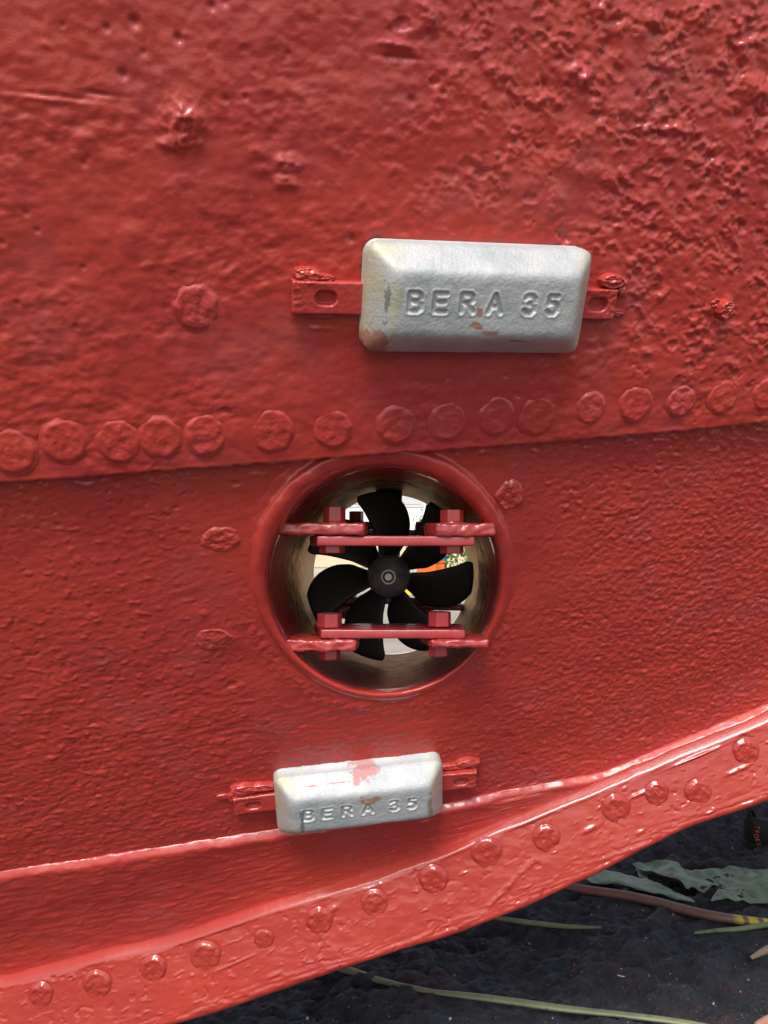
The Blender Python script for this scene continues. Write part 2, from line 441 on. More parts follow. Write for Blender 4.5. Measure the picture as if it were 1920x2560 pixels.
# --- lapped plate above the seam
def wob(X, seed, a=0.0015, s=0.03):
    return a * fbm(X / s, X * 0 + seed * 3.7, 4, seed)
def build_lapped(Xs, step, mirror, detail):
    base = np.maximum(Zs(Xs), Zk(Xs) + 0.03)
    fine = np.arange(0.004, 0.62, step)
    rows = []; offs = []
    top = np.maximum(2.45, base + 0.70)
    for t in np.linspace(1, 0.04, 14):
        rows.append(base + 0.62 + t * (top - base - 0.62)); offs.append(T_LAP)
    for s in fine[::-1]:
        rows.append(base + s); offs.append(T_LAP)
    e = wob(Xs, 4, 0.003, 0.02)
    for dz, o in ((0.0020, T_LAP * .95), (0.0006, T_LAP * .78), (0.0, T_LAP * .4), (0.0, -0.008)):
        rows.append(base + dz + e * (1 if detail else 0)); offs.append(o)
    Z = np.array(rows); offs = np.array(offs)
    X = np.broadcast_to(Xs, Z.shape)
    d = np.zeros_like(Z)
    if detail:
        s = Z - base
        m = 0.10 + 1.0 * sst(0.0, 0.50, X + 0.75 * (Z - 1.25)) + 0.28 * sst(-0.45, 0.0, X) * sst(1.16, 1.4, Z)
        m = m * (0.55 + 0.75 * sst(-0.25, 0.3, fbm(X / .11, Z / .11, 3, 2)))
        m *= sst(-0.03, 0.10, s) * 0.75 + 0.25
        patch = 0.25 + 0.9 * sst(-.15, .22, fbm(X / .045, Z / .040, 3, 77))
        c = fbm(X / .019, Z / .016, 3, 5, 0.5)
        crumb = np.tanh(3.0 * c) * 0.0010
        c2 = fbm(X / .0095, Z / .0085, 2, 12, 0.5)
        crumb += np.tanh(3.5 * c2) * 0.0009
        d += m * crumb * patch
        chip = sst(0.14, 0.22, fbm(X / .018, (Z + .3 * X) / .012, 2, 81)) * sst(0.35, 0.95, m)
        d += chip * 0.0015 * patch
        g_ = np.random.default_rng(21)
        its = []
        while len(its) < 620:
            x = g_.uniform(-.62, .62); z = g_.uniform(0.98, 1.56)
            w_ = 0.05 + 0.95 * float(sst(0.05, 0.45, np.array(x + 0.75 * (z - 1.25))))
            if g_.random() > w_: continue
            r = 0.0022 + 0.0048 * g_.random() ** 2.2
            hh = -0.0008 - r * 0.36 * g_.random() if g_.random() < .72 else r * 0.30
            its.append((x, z, r * g_.uniform(.9, 1.9), r, hh, g_.uniform(-.8, .8)))
        d = scatter(Xs, Z, d, its)
        # brushed paint ripples, stronger toward the left and the middle
        rp = fbm((X + .35 * Z) / .030, (Z - .25 * X) / .011, 4, 21, 0.6)
        lm = (1 - 0.6 * np.clip(m, 0, 1)) * (0.35 + sst(-.2, .3, fbm(X / .16, Z / .10, 2, 52)))
        d += rp * 0.0012 * lm
        d += 0.0030 * fbm(X / .09, Z / .08, 3, 30)
        d += 0.0010 * fbm(X / .020, Z / .016, 2, 61) * (0.5 + lm)
        # scattered small craters
        d = marks(X, Z, d)
        d += -0.0012 * sst(0.02, 0.0, s) * (0.5 + fbm(X / .02, Z / .02, 2, 9))
        fade = sst(-0.9, -0.7, X) * (1 - sst(0.68, 0.9, X))
        d *= 0.3 + 0.7 * fade
        d *= (sst(0.0, 0.01, s) * 0.8 + 0.2)
    return plate("lapped_plate", Xs, Z, offs, d, M_red, ship, mirror)
build_lapped(XS, STEP, False, True)
build_lapped(XS_COARSE, 0.04, True, False)

# --- shell plate between the seam and the garboard ledge (the tunnel opens in it)
def build_shell(Xs, nrow, mirror, detail):
    top = np.maximum(Zs(Xs), Zk(Xs) + 0.03) + 0.012
    low = np.minimum(Z1(Xs), top - 0.01) - 0.012
    t = np.linspace(0, 1, nrow)[:, None]
    Z = top + (low - top) * t
    X = np.broadcast_to(Xs, Z.shape)
    d = np.zeros_like(Z)
    if detail:
        rr = np.hypot(X - XC_T, Z - ZC_T)
        calm = 0.35 + 0.65 * sst(0.19, 0.30, rr + 0.05 * fbm(X / .05, Z / .05, 2, 4))
        xr, zr = X + .22 * Z, Z - .20 * X
        a = fbm(xr / .023, zr / .0085, 4, 3, 0.6)
        bb = np.abs(fbm(xr / .030, zr / .011, 3, 15)) 
        d += calm * (0.00100 * a - 0.00075 * bb) * (1 - .5 * sst(-.1, .4, X))
        br = fbm((X + .3 * Z) / .10, (Z - .28 * X) / .0045, 3, 131, .6)
        d += calm * 0.00035 * br * (.4 + sst(-.1, .3, fbm(X / .15, Z / .1, 2, 132))) * (0.45 + 0.75 * sst(-.25, .25, fbm(X / .12, Z / .07, 2, 19)))
        lowm = sst(0.80, 0.62, Z)
        d += lowm * 0.0010 * fbm(xr / .045, zr / .0055, 4, 27, 0.6)
        d += calm * 0.00085 * np.tanh(3 * fbm(X / .0085, Z / .007, 3, 40, 0.6)) * (0.3 + 0.9 * sst(-.15, .5, X))
        g_ = np.random.default_rng(23)
        its = []
        for _k in range(230):
            x = g_.uniform(-.62, .62); z = g_.uniform(0.45, 1.02)
            if math.hypot(x - XC_T, z - ZC_T) < .21: continue
            r = 0.0018 + 0.0034 * g_.random() ** 2.5
            its.append((x, z, r * g_.uniform(1.0, 2.6), r, (0.30 if g_.random() < .5 else -.36) * r, .2 + g_.uniform(-.2, .2)))
        d = scatter(Xs, Z, d, its, 5)
        pit = sst(0.36, 0.55, pn(X / .010, Z / .009, 90)) * sst(0.0, 0.3, fbm(X / .12, Z / .12, 2, 91))
        d -= pit * 0.0014 * calm
        bmp = sst(0.46, 0.62, pn(X / .014, Z / .008, 94))
        d += bmp * 0.0011 * calm
        d += 0.0028 * fbm(X / .11, Z / .09, 3, 33)
        # crusty weld just outside the thruster rim
        th = np.arctan2(Z - ZC_T, X - XC_T)
        crust = np.exp(-((rr - 0.192 - 0.010 * fbm(X / .05, Z / .05, 2, 7)) / 0.013) ** 2) * sst(0.3, -0.35, np.sin(th))
        d += crust * (0.0010 + 0.0024 * fbm(X / .009, Z / .009, 3, 71))
        # beads hanging below the lap
        s = top - Z
        d += 0.002 * np.exp(-((s - 0.026) / 0.005) ** 2) * sst(0.1, 0.4, fbm(X / .02, Z / .012, 3, 66))
        # drips and run-marks
        d += 0.0012 * sst(.32, .5, fbm(X / .006, Z / .05, 2, 55)) * sst(0.1, 0.4, X) * sst(.16, .02, s)
        # long weld scratch low on the right
        fade = sst(-0.9, -0.7, X) * (1 - sst(0.68, 0.9, X))
        d *= 0.3 + 0.7 * fade
    return plate("shell_plate", Xs, Z, np.zeros(nrow), d, M_red, ship, mirror, hole=R_T + 0.010)
build_shell(XS, 380, False, True)
build_shell(XS_COARSE, 36, True, False)

# --- garboard strake between the two ledges
def build_garboard(Xs, nrow, mirror, detail):
    top = np.minimum(Z1(Xs), np.maximum(Zs(Xs), Zk(Xs) + 0.03) - 0.003)
    low = Zk(Xs) - 0.010
    top = np.maximum(top, low + 0.022)
    e = wob(Xs, 9, 0.0022, 0.06) if detail else Xs * 0
    T = T_L1 + 0 * Xs + T_L1 * (0.5 * fbm(Xs / .11, Xs * 0 + 3, 2, 6) if detail else 0)
    rows = []; offs = []; ds = []
    prof = [(0.0088, -0.01, -0.006), (0.0082, 0.10, 0), (0.0072, 0.24, 0), (0.0054, 0.48, 0), (0.0034, 0.72, 0), (0.0016, 0.90, 0), (0.0, 0.98, 0), (-0.003, 1.0, 0)]
    for dz, k, o in prof:
        rows.append(top + dz + e * (1 + .5 * k)); offs.append(o); ds.append(T * max(k, 0))
    for t in np.linspace(0, 1, nrow)[1:]:
        rows.append((top - 0.003 + 1.5 * e * (1 - t)) * (1 - t) + low * t); offs.append(0); ds.append((T_L1 + (T - T_L1) * max(0, 1 - t * 14)) * (1 - 0.35 * t))
    Z = np.array(rows); d = np.array(ds); X = np.broadcast_to(Xs, Z.shape)
    if detail:
        xr, zr = X + .3 * Z, Z - .22 * X
        nz = 0.0014 * fbm(xr / .045, zr / .007, 4, 37, 0.6) + 0.0022 * fbm(X / .09, Z / .06, 3, 38)
        nz += 0.0008 * sst(.25, .45, fbm(xr / .03, zr / .008, 3, 41))
        k = np.minimum(np.arange(len(Z)) / 12.0, 1)[:, None]
        d = d + nz * (0.25 + 0.75 * k)
        d[2:9] += 0.0013 * fbm(X[2:9] / .022, Z[2:9] / .008, 2, 42)
    return plate("garboard_plate", Xs, Z, np.array(offs), d, M_red, ship, mirror)
build_garboard(XS, 96, False, True)
build_garboard(XS_COARSE, 8, True, False)

# --- keel and stem bar: one closed band, front face, rounded foot, back face
def build_keel(Xs):
    top = Zk(Xs); bot = np.minimum(Zb(Xs), top - 0.05)
    e = wob(Xs, 14, 0.0028, 0.05)
    cols = []
    yb = YC - KEEL_HALF
    prof = [(0.015, 0.045), (0.0125, 0.020), (0.0108, 0.0100), (0.0082, 0.0070), (0.0056, 0.0046), (0.0028, 0.0022), (0.0006, 0.0004), (-0.0015, -0.0012), (-0.005, -0.002)]
    rows = []
    for dz, dy in prof:
        rows.append(np.stack([Xs, np.full_like(Xs, yb + dy) + 0.6 * e, top + dz + e], -1))
    nr = 72
    X = np.broadcast_to(Xs, (nr, len(Xs)))
    t = np.linspace(0, 1, nr)[:, None]
    Z = (top - 0.006 + e * .5) * (1 - t) + (bot + 0.010) * t
    hz = (top - bot)
    # the face leans out a little towards the foot
    Y = yb - 0.002 - 0.016 * t + 0 * X
    d = 0.0020 * fbm(X / .10, Z / .07, 3, 50) + 0.0006 * fbm(X / .02, Z / .012, 3, 51)
    xr, zr = X + .35 * Z, Z - .35 * X
    d += 0.0016 * sst(.30, .46, fbm(xr / .022, zr / .009, 3, 53)) * (0.4 + .6 * sst(-.1, .3, fbm(X / .09, Z / .05, 2, 54)))
    d -= 0.0014 * sst(.34, .5, pn(X / .011, Z / .009, 57)) * sst(-.05, .3, fbm(X / .08, Z / .05, 2, 58))
    d += sst(.72, 1, t) * 0.0022 * fbm(xr / .05, zr / .006, 4, 59)
    # slanting scar
    a = on_hull(1215, 2260); bq = on_hull(1335, 2140)
    a = at(1215, 2260, yb); bq = at(1335, 2140, yb)
    ax, az = a[0], a[2]; ux, uz = bq[0] - ax, bq[2] - az; L = math.hypot(ux, uz); ux /= L; uz /= L
    sl_ = (X - ax) * ux + (Z - az) * uz; dl = np.abs(-(X - ax) * uz + (Z - az) * ux)
    d += np.exp(-(dl / .0035) ** 2) * sst(-.005, .01, sl_) * sst(L + .005, L - .01, sl_) * (0.0018 + 0.003 * fbm(X / .01, Z / .01, 3, 60))
    for (px, py, rx, ry, hh) in [(1470, 2068, 18, 7, .003), (1595, 2072, 10, 5, .002), (830, 2270, 16, 8, .003), (1660, 1912, 50, 4, .003), (1740, 1890, 60, 3, .003), (590, 2400, 46, 3, .0025), (690, 2425, 16, 5, .002), (1605, 1978, 30, 5, .003), (1840, 1920, 30, 5, .003)]:
        c = at(px, py, yb); s_ = yb / FPX
        sh = 0.42
        xx = (X - c[0]); zz = (Z - c[2]) - sh * xx
        q = (xx / (rx * s_)) ** 2 + (zz / (ry * s_)) ** 2
        d += hh * np.exp(-q ** 1.5)
    for k in range(nr):
        rows.append(np.stack([Xs, Y[k] - d[k], Z[k]], -1))
    yl = yb - 0.018
    for dz, dy in ((0.004, 0.002), (0.001, 0.006), (0.0, 0.014), (0.0, 0.05), (0.0, 2 * KEEL_HALF), (0.02, 2 * KEEL_HALF + 0.02)):
        rows.append(np.stack([Xs, np.full_like(Xs, yl + dy) - 0.5 * e, bot + dz + e], -1))
    rows.append(np.stack([Xs, np.full_like(Xs, YC + KEEL_HALF), top], -1))
    rows.append(np.stack([Xs, np.full_like(Xs, YC + KEEL_HALF - .04), top + .006], -1))
    P = np.array(rows)
    me = grid_mesh("keel_bar", P, flip=True)
    return mesh_obj("keel_bar", me, M_keel, ship)
build_keel(XS)
# deck closing the hull above the picture
dx = XS_COARSE[XS_COARSE < 2.2]
yt = Ysurf(dx, np.full_like(dx, 2.44))
P = np.array([np.stack([dx, yt + (2 * (YC - yt)) * t, np.full_like(dx, 2.44)], -1) for t in np.linspace(0, 1, 6)])
mesh_obj("deck", grid_mesh("deck", P), M_red, ship)

# ------------------------------------------------------------------ rivets and studs
def lump(name, c, n, rx, ry, h, parent, mat, seed, up=Vector((0, 0, 1)), flat=0.55, ragged=0.10, lumps=0.35, bury=0.0):
    n = Vector(n).normalized(); u = up.cross(n).normalized(); v = n.cross(u)
    na, nr = 72, 30
    ang = np.linspace(0, 2 * np.pi, na, endpoint=False)
    P = np.zeros((nr, na, 3))
    prof_r = np.concatenate([[1.16, 1.08, 1.02, 0.97, 0.92, 0.86], np.linspace(0.81, 0.02, nr - 6)])
    prof_h = np.concatenate([[-0.40, -0.04, 0.16, 0.45, 0.70, 0.82], 0.84 + 0.16 * np.linspace(0, 1, nr - 6) * (1 - flat)])
    for k in range(nr):
        wob_ = 1 + ragged * fbm(np.cos(ang) * 1.3 + seed, np.sin(ang) * 1.3 + seed * 2.1, 3, seed % 50)
        x = prof_r[k] * rx * np.cos(ang) * wob_; y = prof_r[k] * ry * np.sin(ang) * wob_
        hh = h * (prof_h[k] + lumps * (fbm(x / rx * 1.7 + seed * 3.1, y / ry * 1.7 + seed, 3, 3, .42)) * min(1, k / 3.0))
        hh = hh - bury * h * (y / ry)
        P[k] = np.array(c) + np.outer(x, u) + np.outer(y, v) + np.outer(hh, n)
    me = grid_mesh(name, P, closed_u=True)
    bm = bmesh.new(); bm.from_mesh(me)
    bm.verts.ensure_lookup_table()
    last = [bm.verts[(nr - 1) * na + i] for i in range(na)]
    bm.faces.new(last)
    me2 = bm_mesh(name, bm, True)
    bpy.data.meshes.remove(me)
    return mesh_obj(name, me2, mat, parent)
SEAM_R = [(43, 1114, 50), (168, 1088, 50), (301, 1088, 50), (402, 1079, 50), (515, 1074, 49), (680, 1063, 52), (828, 1059, 47), (983, 1047, 47), (1109, 1041, 46), (1229, 1028, 46), (1330, 1028, 45), (1461, 1008, 37), (1573, 998, 41), (1684, 991, 35), (1788, 983, 36), (1896, 974, 35), (-90, 1122, 50), (2010, 965, 35)]
for i, (px, py, r) in enumerate(SEAM_R):
    c = on_hull(px, py); n = normal(c[0], c[2]); k = np.linalg.norm(c - CAM) / FPX * r * 0.96
    c = c + n * (T_LAP + 0.0003)
    lump("rivet", c, n, k, k * 1.06, 0.0024 + 0.0009 * random.random(), ship, M_red, 3 + i, ragged=0.06, lumps=0.7, bury=0.35, flat=0.9)
for i, (px, py, r) in enumerate([(492, 760, 48), (551, 1348, 46), (537, 1598, 44), (1275, 1238, 36)]):
    c = on_hull(px, py); n = normal(c[0], c[2]); k = np.linalg.norm(c - CAM) / FPX * r
    up_ = py < 1100
    c = c + n * (T_LAP if up_ else -0.0004)
    lump("rivet", c, n, k, k * (1.1 if i in (0, 3) else 0.72), (0.0045 if i == 3 else 0.0032) if i else 0.0026, ship, M_red, 31 + i, ragged=0.24 if i else 0.12, lumps=0.9)
KEEL_R = [(103, 2489, 27), (243, 2464, 31), (384, 2425, 29), (515, 2394, 33), (660, 2349, 21), (799, 2304, 29), (937, 2260, 29), (1084, 2201, 31), (1218, 2134, 33), (1368, 2099, 30), (1542, 2024, 31), (1643, 1986, 26), (1747, 1984, 28), (1866, 1882, 28), (1985, 1835, 28)]
for i, (px, py, r) in enumerate(KEEL_R):
    X0 = at(px, py, YC - KEEL_HALF - .01)
    t = (Zk(X0[0]) - X0[2]) / max(0.05, (Zk(X0[0]) - Zb(X0[0])))
    c = at(px, py, YC - KEEL_HALF - 0.003 - 0.016 * float(np.clip(t, 0, 1)))
    k = (YC - KEEL_HALF) / FPX * r * 1.05
    lump("rivet", c, (0, -1, -0.1), k, k * 1.05, 0.0040 if i != 4 else 0.002, ship, M_keel, 61 + i, ragged=0.06, lumps=0.6, flat=0.2)
# broken stud on the right
c = on_hull(1783, 763); n = normal(c[0], c[2]); c = c + n * T_LAP
st = lump("stud", c - n * .002, n, .0105, .0115, 0.020, ship, M_red, 88, flat=0.8, ragged=0.2, lumps=0.25)
lump("weld_lump", c + Vector((-0.008, 0, 0.006)), n, .010, .007, 0.007, st, M_red, 89, ragged=0.3, lumps=0.8)

# ------------------------------------------------------------------ thruster tunnel and rim
def ring_rim(mirror):
    na = 420
    th = np.linspace(0, 2 * np.pi, na, endpoint=False)
    # (radius offset, proud of hull) from inside the tunnel, over the lip, down to the plate
    prof = [(0.0, -0.022), (0.0, -0.016), (0.0001, -0.012), (0.0004, -0.007), (0.0010, -0.003), (0.0024, 0.0016), (0.0042, 0.0046), (0.0070, 0.0064), (0.0105, 0.0070), (0.0140, 0.0064), (0.0166, 0.0048), (0.0184, 0.0026), (0.0202, 0.0008), (0.023, 0.0002), (0.028, -0.0006), (0.033, -0.004)]
    rows = []
    for k, (dr, o) in enumerate(prof):
        top = sst(-0.3, 0.9, np.sin(th)) - 0.75 * sst(0.2, -0.7, np.sin(th))
        wdt = 1 + 0.45 * top
        r = R_T + dr * wdt + (0.0016 * fbm(np.cos(th) * 6, np.sin(th) * 6, 4, 20 + k // 4) * min(1, k / 6.0))
        X = XC_T + r * np.cos(th); Z = ZC_T + r * np.sin(th)
        Xh = XC_T + (R_T + max(dr, 0) * wdt) * np.cos(th); Zh = ZC_T + (R_T + max(dr, 0) * wdt) * np.sin(th)
        hgt = o * (1 + 0.5 * top) if o > 0 else o
        ripple = ((0.0010 + 0.0010 * top) * fbm(np.cos(th) * 9 + dr * 60, np.sin(th) * 9, 3, 23) if k > 3 else 0)
        Y = Ysurf(Xh, Zh) - (hgt + ripple) * 1.12
        if mirror: Y = 2 * YC - Y
        rows.append(np.stack([X, Y, Z], -1))
    me = grid_mesh("tunnel_rim", np.array(rows), closed_u=True, flip=mirror)
    return mesh_obj("tunnel_rim", me, M_rim, ship)
ring_rim(False); ring_rim(True)
na = 200
th = np.linspace(0, 2 * np.pi, na, endpoint=False)
X = XC_T + (R_T + .0006) * np.cos(th); Z = ZC_T + (R_T + .0006) * np.sin(th)
yf = Ysurf(X, Z) + 0.018
Y_FRONT = float(Ysurf(np.array(XC_T), np.array(ZC_T)))
rows = []
for t in np.linspace(0, 1, 40):
    Y = yf + (2 * (YC - yf)) * t
    rows.append(np.stack([X - XC_T, Y - Y_FRONT, Z - ZC_T], -1))
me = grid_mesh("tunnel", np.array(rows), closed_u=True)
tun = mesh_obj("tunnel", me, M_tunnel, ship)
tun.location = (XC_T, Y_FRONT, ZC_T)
print("tunnel front", Y_FRONT, "length", 2 * (YC - Y_FRONT))

# ------------------------------------------------------------------ propeller with seven skewed blades
Y_PROP = 1.515
R_P = 0.1545
prop = bpy.data.objects.new("propeller", None)
link(prop, ship); prop.location = (XC_T, Y_PROP, ZC_T)
tag(prop, "black propeller with seven curved blades and round hub cap")
rr_ = np.array([0.18, 0.25, 0.35, 0.45, 0.55, 0.65, 0.75, 0.85, 0.93, 0.98, 1.0])
lo_ = np.interp(rr_, [0.18, 0.25, 0.45, 0.62, 0.82, 0.95, 1.0], [-27, -30, -33, -29, -20, -10, -4])
hi_ = np.interp(rr_, [0.18, 0.25, 0.45, 0.62, 0.82, 0.95, 1.0], [17, 15.5, 13.5, 15, 17, 19, 17])
rr_f = np.linspace(0.18, 1.0, 26)
def smooth_interp(x, xs, ys):
    return curve_fn(list(zip(xs, ys)))(x)
def blade_mesh():
    bm = bmesh.new()
    nt_, nr_ = 15, len(rr_f)
    front = []; back = []
    for i, r in enumerate(rr_f):
        a0 = float(smooth_interp(r, rr_, lo_)); a1 = float(smooth_interp(r, rr_, hi_))
        fr = []; br = []
        for j in range(nt_):
            t = j / (nt_ - 1)
            a = math.radians(a0 + (a1 - a0) * t)
            y = -math.degrees(a) / 57.3 * 0.042 * (0.55 + 0.45 * r)
            th_ = 0.0055 * (1.15 - 0.75 * r) * math.sqrt(max(0, 1 - (2 * t - 1) ** 2)) + 0.0006
            if r > 0.97: th_ *= 0.5
            x, z = R_P * r * math.cos(a), R_P * r * math.sin(a)
            fr.append(bm.verts.new((x, y - th_, z))); br.append(bm.verts.new((x, y + th_, z)))
        front.append(fr); back.append(br)
    for G, fl in ((front, False), (back, True)):
        for i in range(nr_ - 1):
            for j in range(nt_ - 1):
                q = [G[i][j], G[i][j + 1], G[i + 1][j + 1], G[i + 1][j]]
                bm.faces.new(q[::-1] if fl else q)
    for i in range(nr_ - 1):
        bm.faces.new([front[i][0], front[i + 1][0], back[i + 1][0], back[i][0]])
        bm.faces.new([front[i][-1], back[i][-1], back[i + 1][-1], front[i + 1][-1]])
    for j in range(nt_ - 1):
        bm.faces.new([front[-1][j], front[-1][j + 1], back[-1][j + 1], back[-1][j]])
        bm.faces.new([front[0][j + 1], front[0][j], back[0][j], back[0][j + 1]])
    return bm_mesh("blade", bm, True)
bl_me = blade_mesh()
for k in range(7):
    o = mesh_obj("blade", bl_me, M_blade, prop)
    o.rotation_euler = (0, -math.radians(94.5 + k * 360 / 7), 0)
def lathe(name, prof, mat, parent, n=64, smooth=True):
    a = np.linspace(0, 2 * np.pi, n, endpoint=False)
    P = np.array([np.stack([r * np.cos(a), np.full(n, y), r * np.sin(a)], -1) for r, y in prof])
    me = grid_mesh(name, P, closed_u=True, smooth=smooth)
    bm = bmesh.new(); bm.from_mesh(me)
    return mesh_obj(name, bm_mesh(name, bm, smooth), mat, parent)
RH = 0.0395
hub = lathe("hub_cap", [(RH * math.cos(a), -0.030 - RH * 0.95 * math.sin(a)) for a in np.linspace(0, math.radians(79), 16)][::-1] + [(RH, 0.035), (0.02, 0.036)], M_hub, prop)
yc_ = -0.030 - RH * 0.95 * math.sin(math.radians(79))
nut = lathe("hub_bolt", [(0.0005, yc_ - .0045), (0.0024, yc_ - .0045), (0.0026, yc_ - .002), (0.0042, yc_ - .002), (0.0044, yc_ - .0035), (0.0058, yc_ - .0035), (0.0062, yc_ - .0010), (0.0066, yc_ + .001)], M_steel, prop, 40, False)
ringo = lathe("hub_ring", [(0.0100, yc_ + .002), (0.0102, yc_ - .0010), (0.0128, yc_ - .0010), (0.0131, yc_ + .003)], M_steel, prop, 48)
lathe("hub_recess", [(0.0005, yc_ + .0002), (0.0102, yc_ + .0002)], M_dark, prop, 32)
# gear casing behind the propeller
pod = lathe("gear_casing", [(0.03, 0.045), (0.036, 0.055), (0.038, 0.08), (0.036, 0.13), (0.02, 0.16), (0.001, 0.165)], M_dark, ship)
pod.location = (XC_T, Y_PROP, ZC_T)
bm = bmesh.new()
bmesh.ops.create_cone(bm, cap_ends=True, segments=24, radius1=0.026, radius2=0.032, depth=0.13, matrix=Matrix.Translation((0, 0.092, 0.095)) @ Matrix.Diagonal((0.8, 1.2, 1, 1)))
leg = mesh_obj("gear_leg", bm_mesh("gear_leg", bm, True), M_dark, pod)
bm = bmesh.new()
bmesh.ops.create_uvsphere(bm, u_segments=16, v_segments=10, radius=0.006, matrix=Matrix.Translation((-0.001, -0.012, -0.044)))
mesh_obj("drain_plug", bm_mesh("drain_plug", bm, True), M_hub, pod)

# ------------------------------------------------------------------ guard bars across the tunnel mouth
def noisy_slab(name, plan, z0, z1, mat, parent, amp=0.0007, bev=0.0022, seed=1, cut=0.006, origin=None):
    bm = bmesh.new()
    lo = [bm.verts.new((x, y, z0)) for x, y in plan]; hi = [bm.verts.new((x, y, z1)) for x, y in plan]
    n = len(plan)
    bm.faces.new(lo[::-1]); bm.faces.new(hi)
    for i in range(n):
        bm.faces.new([lo[i], lo[(i + 1) % n], hi[(i + 1) % n], hi[i]])
    bmesh.ops.recalc_face_normals(bm, faces=bm.faces[:])
    bmesh.ops.bevel(bm, geom=bm.edges[:], offset=bev, segments=3, profile=0.5, affect='EDGES')
    bmesh.ops.triangulate(bm, faces=[f for f in bm.faces if len(f.verts) > 4])
    for _ in range(5):
        ed = [e for e in bm.edges if e.calc_length() > cut]
        if not ed: break
        bmesh.ops.subdivide_edges(bm, edges=ed, cuts=1, use_grid_fill=True)
    bmesh.ops.triangulate(bm, faces=[f for f in bm.faces if len(f.verts) > 4])
    bm.normal_update()
    co = np.array([v.co for v in bm.verts]); no = np.array([v.normal for v in bm.verts])
    d = amp * (fbm(co[:, 0] / .012 + seed, (co[:, 2] + co[:, 1]) / .012, 3, seed) + 0.7 * fbm(co[:, 0] / .02, (co[:, 2] - co[:, 1]) / .006, 2, seed + 3))
    co += no * d[:, None]
    for v, c_ in zip(bm.verts, co): v.co = c_
    return mesh_obj(name, bm_mesh(name, bm, True), mat, parent)
def hexbolt(name, x, y, z0, z1, wdt, mat, parent, washer=None, turn=0.0, dome=True):
    bm = bmesh.new()
    r = wdt / 2
    def ringv(rad, z): return [bm.verts.new((x + rad * math.cos(turn + i * math.pi / 3), y + rad * math.sin(turn + i * math.pi / 3), z)) for i in range(6)]
    a = ringv(r, z0); b_ = ringv(r, z1)
    bm.faces.new(a[::-1]); bm.faces.new(b_)
    for i in range(6): bm.faces.new([a[i], a[(i + 1) % 6], b_[(i + 1) % 6], b_[i]])
    bmesh.ops.bevel(bm, geom=bm.edges[:], offset=0.0014, segments=3, profile=0.5, affect='EDGES')
    if washer:
        bmesh.ops.create_cone(bm, cap_ends=True, segments=32, radius1=r * 1.12, radius2=r * 1.02, depth=abs(washer), matrix=Matrix.Translation((x, y, (z0 - washer / 2) if washer > 0 else (z1 - washer / 2))))
    return mesh_obj(name, bm_mesh(name, bm, False), mat, parent)
def guard(spec, mirror=False):
    g = None
    def Ym(y): return 2 * YC - y if mirror else y
    yf_, dep = spec['y'], spec['depth']
    def XZ(px, py): 
        p = at(px, py, yf_); return p[0], p[2]
    x0, zt = XZ(*spec['bar'][:2]); x1, zb = XZ(*spec['bar'][2:])
    plan = [(x0, Ym(yf_)), (x1, Ym(yf_)), (x1 + 0.006, Ym(yf_ + dep)), (x0 - 0.018, Ym(yf_ + dep))]
    dz = 0.012 if mirror else 0
    g = noisy_slab("guard_bar", plan, zb + dz, zt + dz, M_guard, ship, amp=0.0006, seed=spec['seed'])
    for (a0, b0, a1, b1, side) in spec['tabs']:
        u0, zt_ = XZ(a0, b0); u1, zb_ = XZ(a1, b1)
        yf2 = yf_ - 0.006
        if side < 0:
            zmid = (zt_ + zb_) / 2 - ZC_T
            xe = XC_T - math.sqrt(max(0, R_T ** 2 - zmid ** 2)) - 0.006
            plan = [(u1, Ym(yf2)), (u1 + 0.002, Ym(yf2 + dep * .95)), (xe, Ym(yf2 + dep * 1.1)), (xe, Ym(yf2 + .004))]
        else:
            zmid = (zt_ + zb_) / 2 - ZC_T
            xe = XC_T + math.sqrt(max(0, R_T ** 2 - zmid ** 2)) + 0.006
            plan = [(u0, Ym(yf2)), (xe, Ym(yf2 + .004)), (xe, Ym(yf2 + dep * 1.1)), (u0 - 0.014, Ym(yf2 + dep * .95))]
        noisy_slab("bracket", plan, zb_ + dz, zt_ + dz, M_guard, g, amp=0.0026, bev=0.0035, seed=spec['seed'] + side + 4, cut=0.004)
    for (a0, b0, a1, b1, washer, nm) in spec['bolts']:
        u0, zt_ = XZ(a0, b0); u1, zb_ = XZ(a1, b1)
        hexbolt(nm, (u0 + u1) / 2, Ym(yf_ + 0.030), zb_ + dz, zt_ + dz, (u1 - u0) * 1.05, M_guard, g, washer, turn=0.12 * spec['seed'])
    return g
UP = dict(y=1.105, depth=0.075, seed=1, bar=(793, 1340, 1186, 1365), tabs=[(715, 1308, 911, 1337, -1), (1090, 1308, 1228, 1341, 1)],
          bolts=[(804, 1265, 860, 1304, 0.004, 'bolt_head'), (1104, 1273, 1163, 1304, 0.004, 'bolt_head'), (794, 1364, 858, 1384, 0, 'nut'), (1103, 1364, 1163, 1385, 0, 'nut')])
LO = dict(y=1.185, depth=0.085, seed=2, bar=(802, 1574, 1163, 1597), tabs=[(712, 1599, 890, 1628, -1), (1076, 1599, 1210, 1619, 1)],
          bolts=[(789, 1538, 851, 1573, 0, 'bolt_head'), (1073, 1534, 1131, 1571, 0, 'bolt_head'), (793, 1627, 847, 1655, 0, 'nut'), (1074, 1619, 1126, 1647, 0, 'nut')])
guard(UP); guard(LO); guard(UP, True); guard(LO, True)

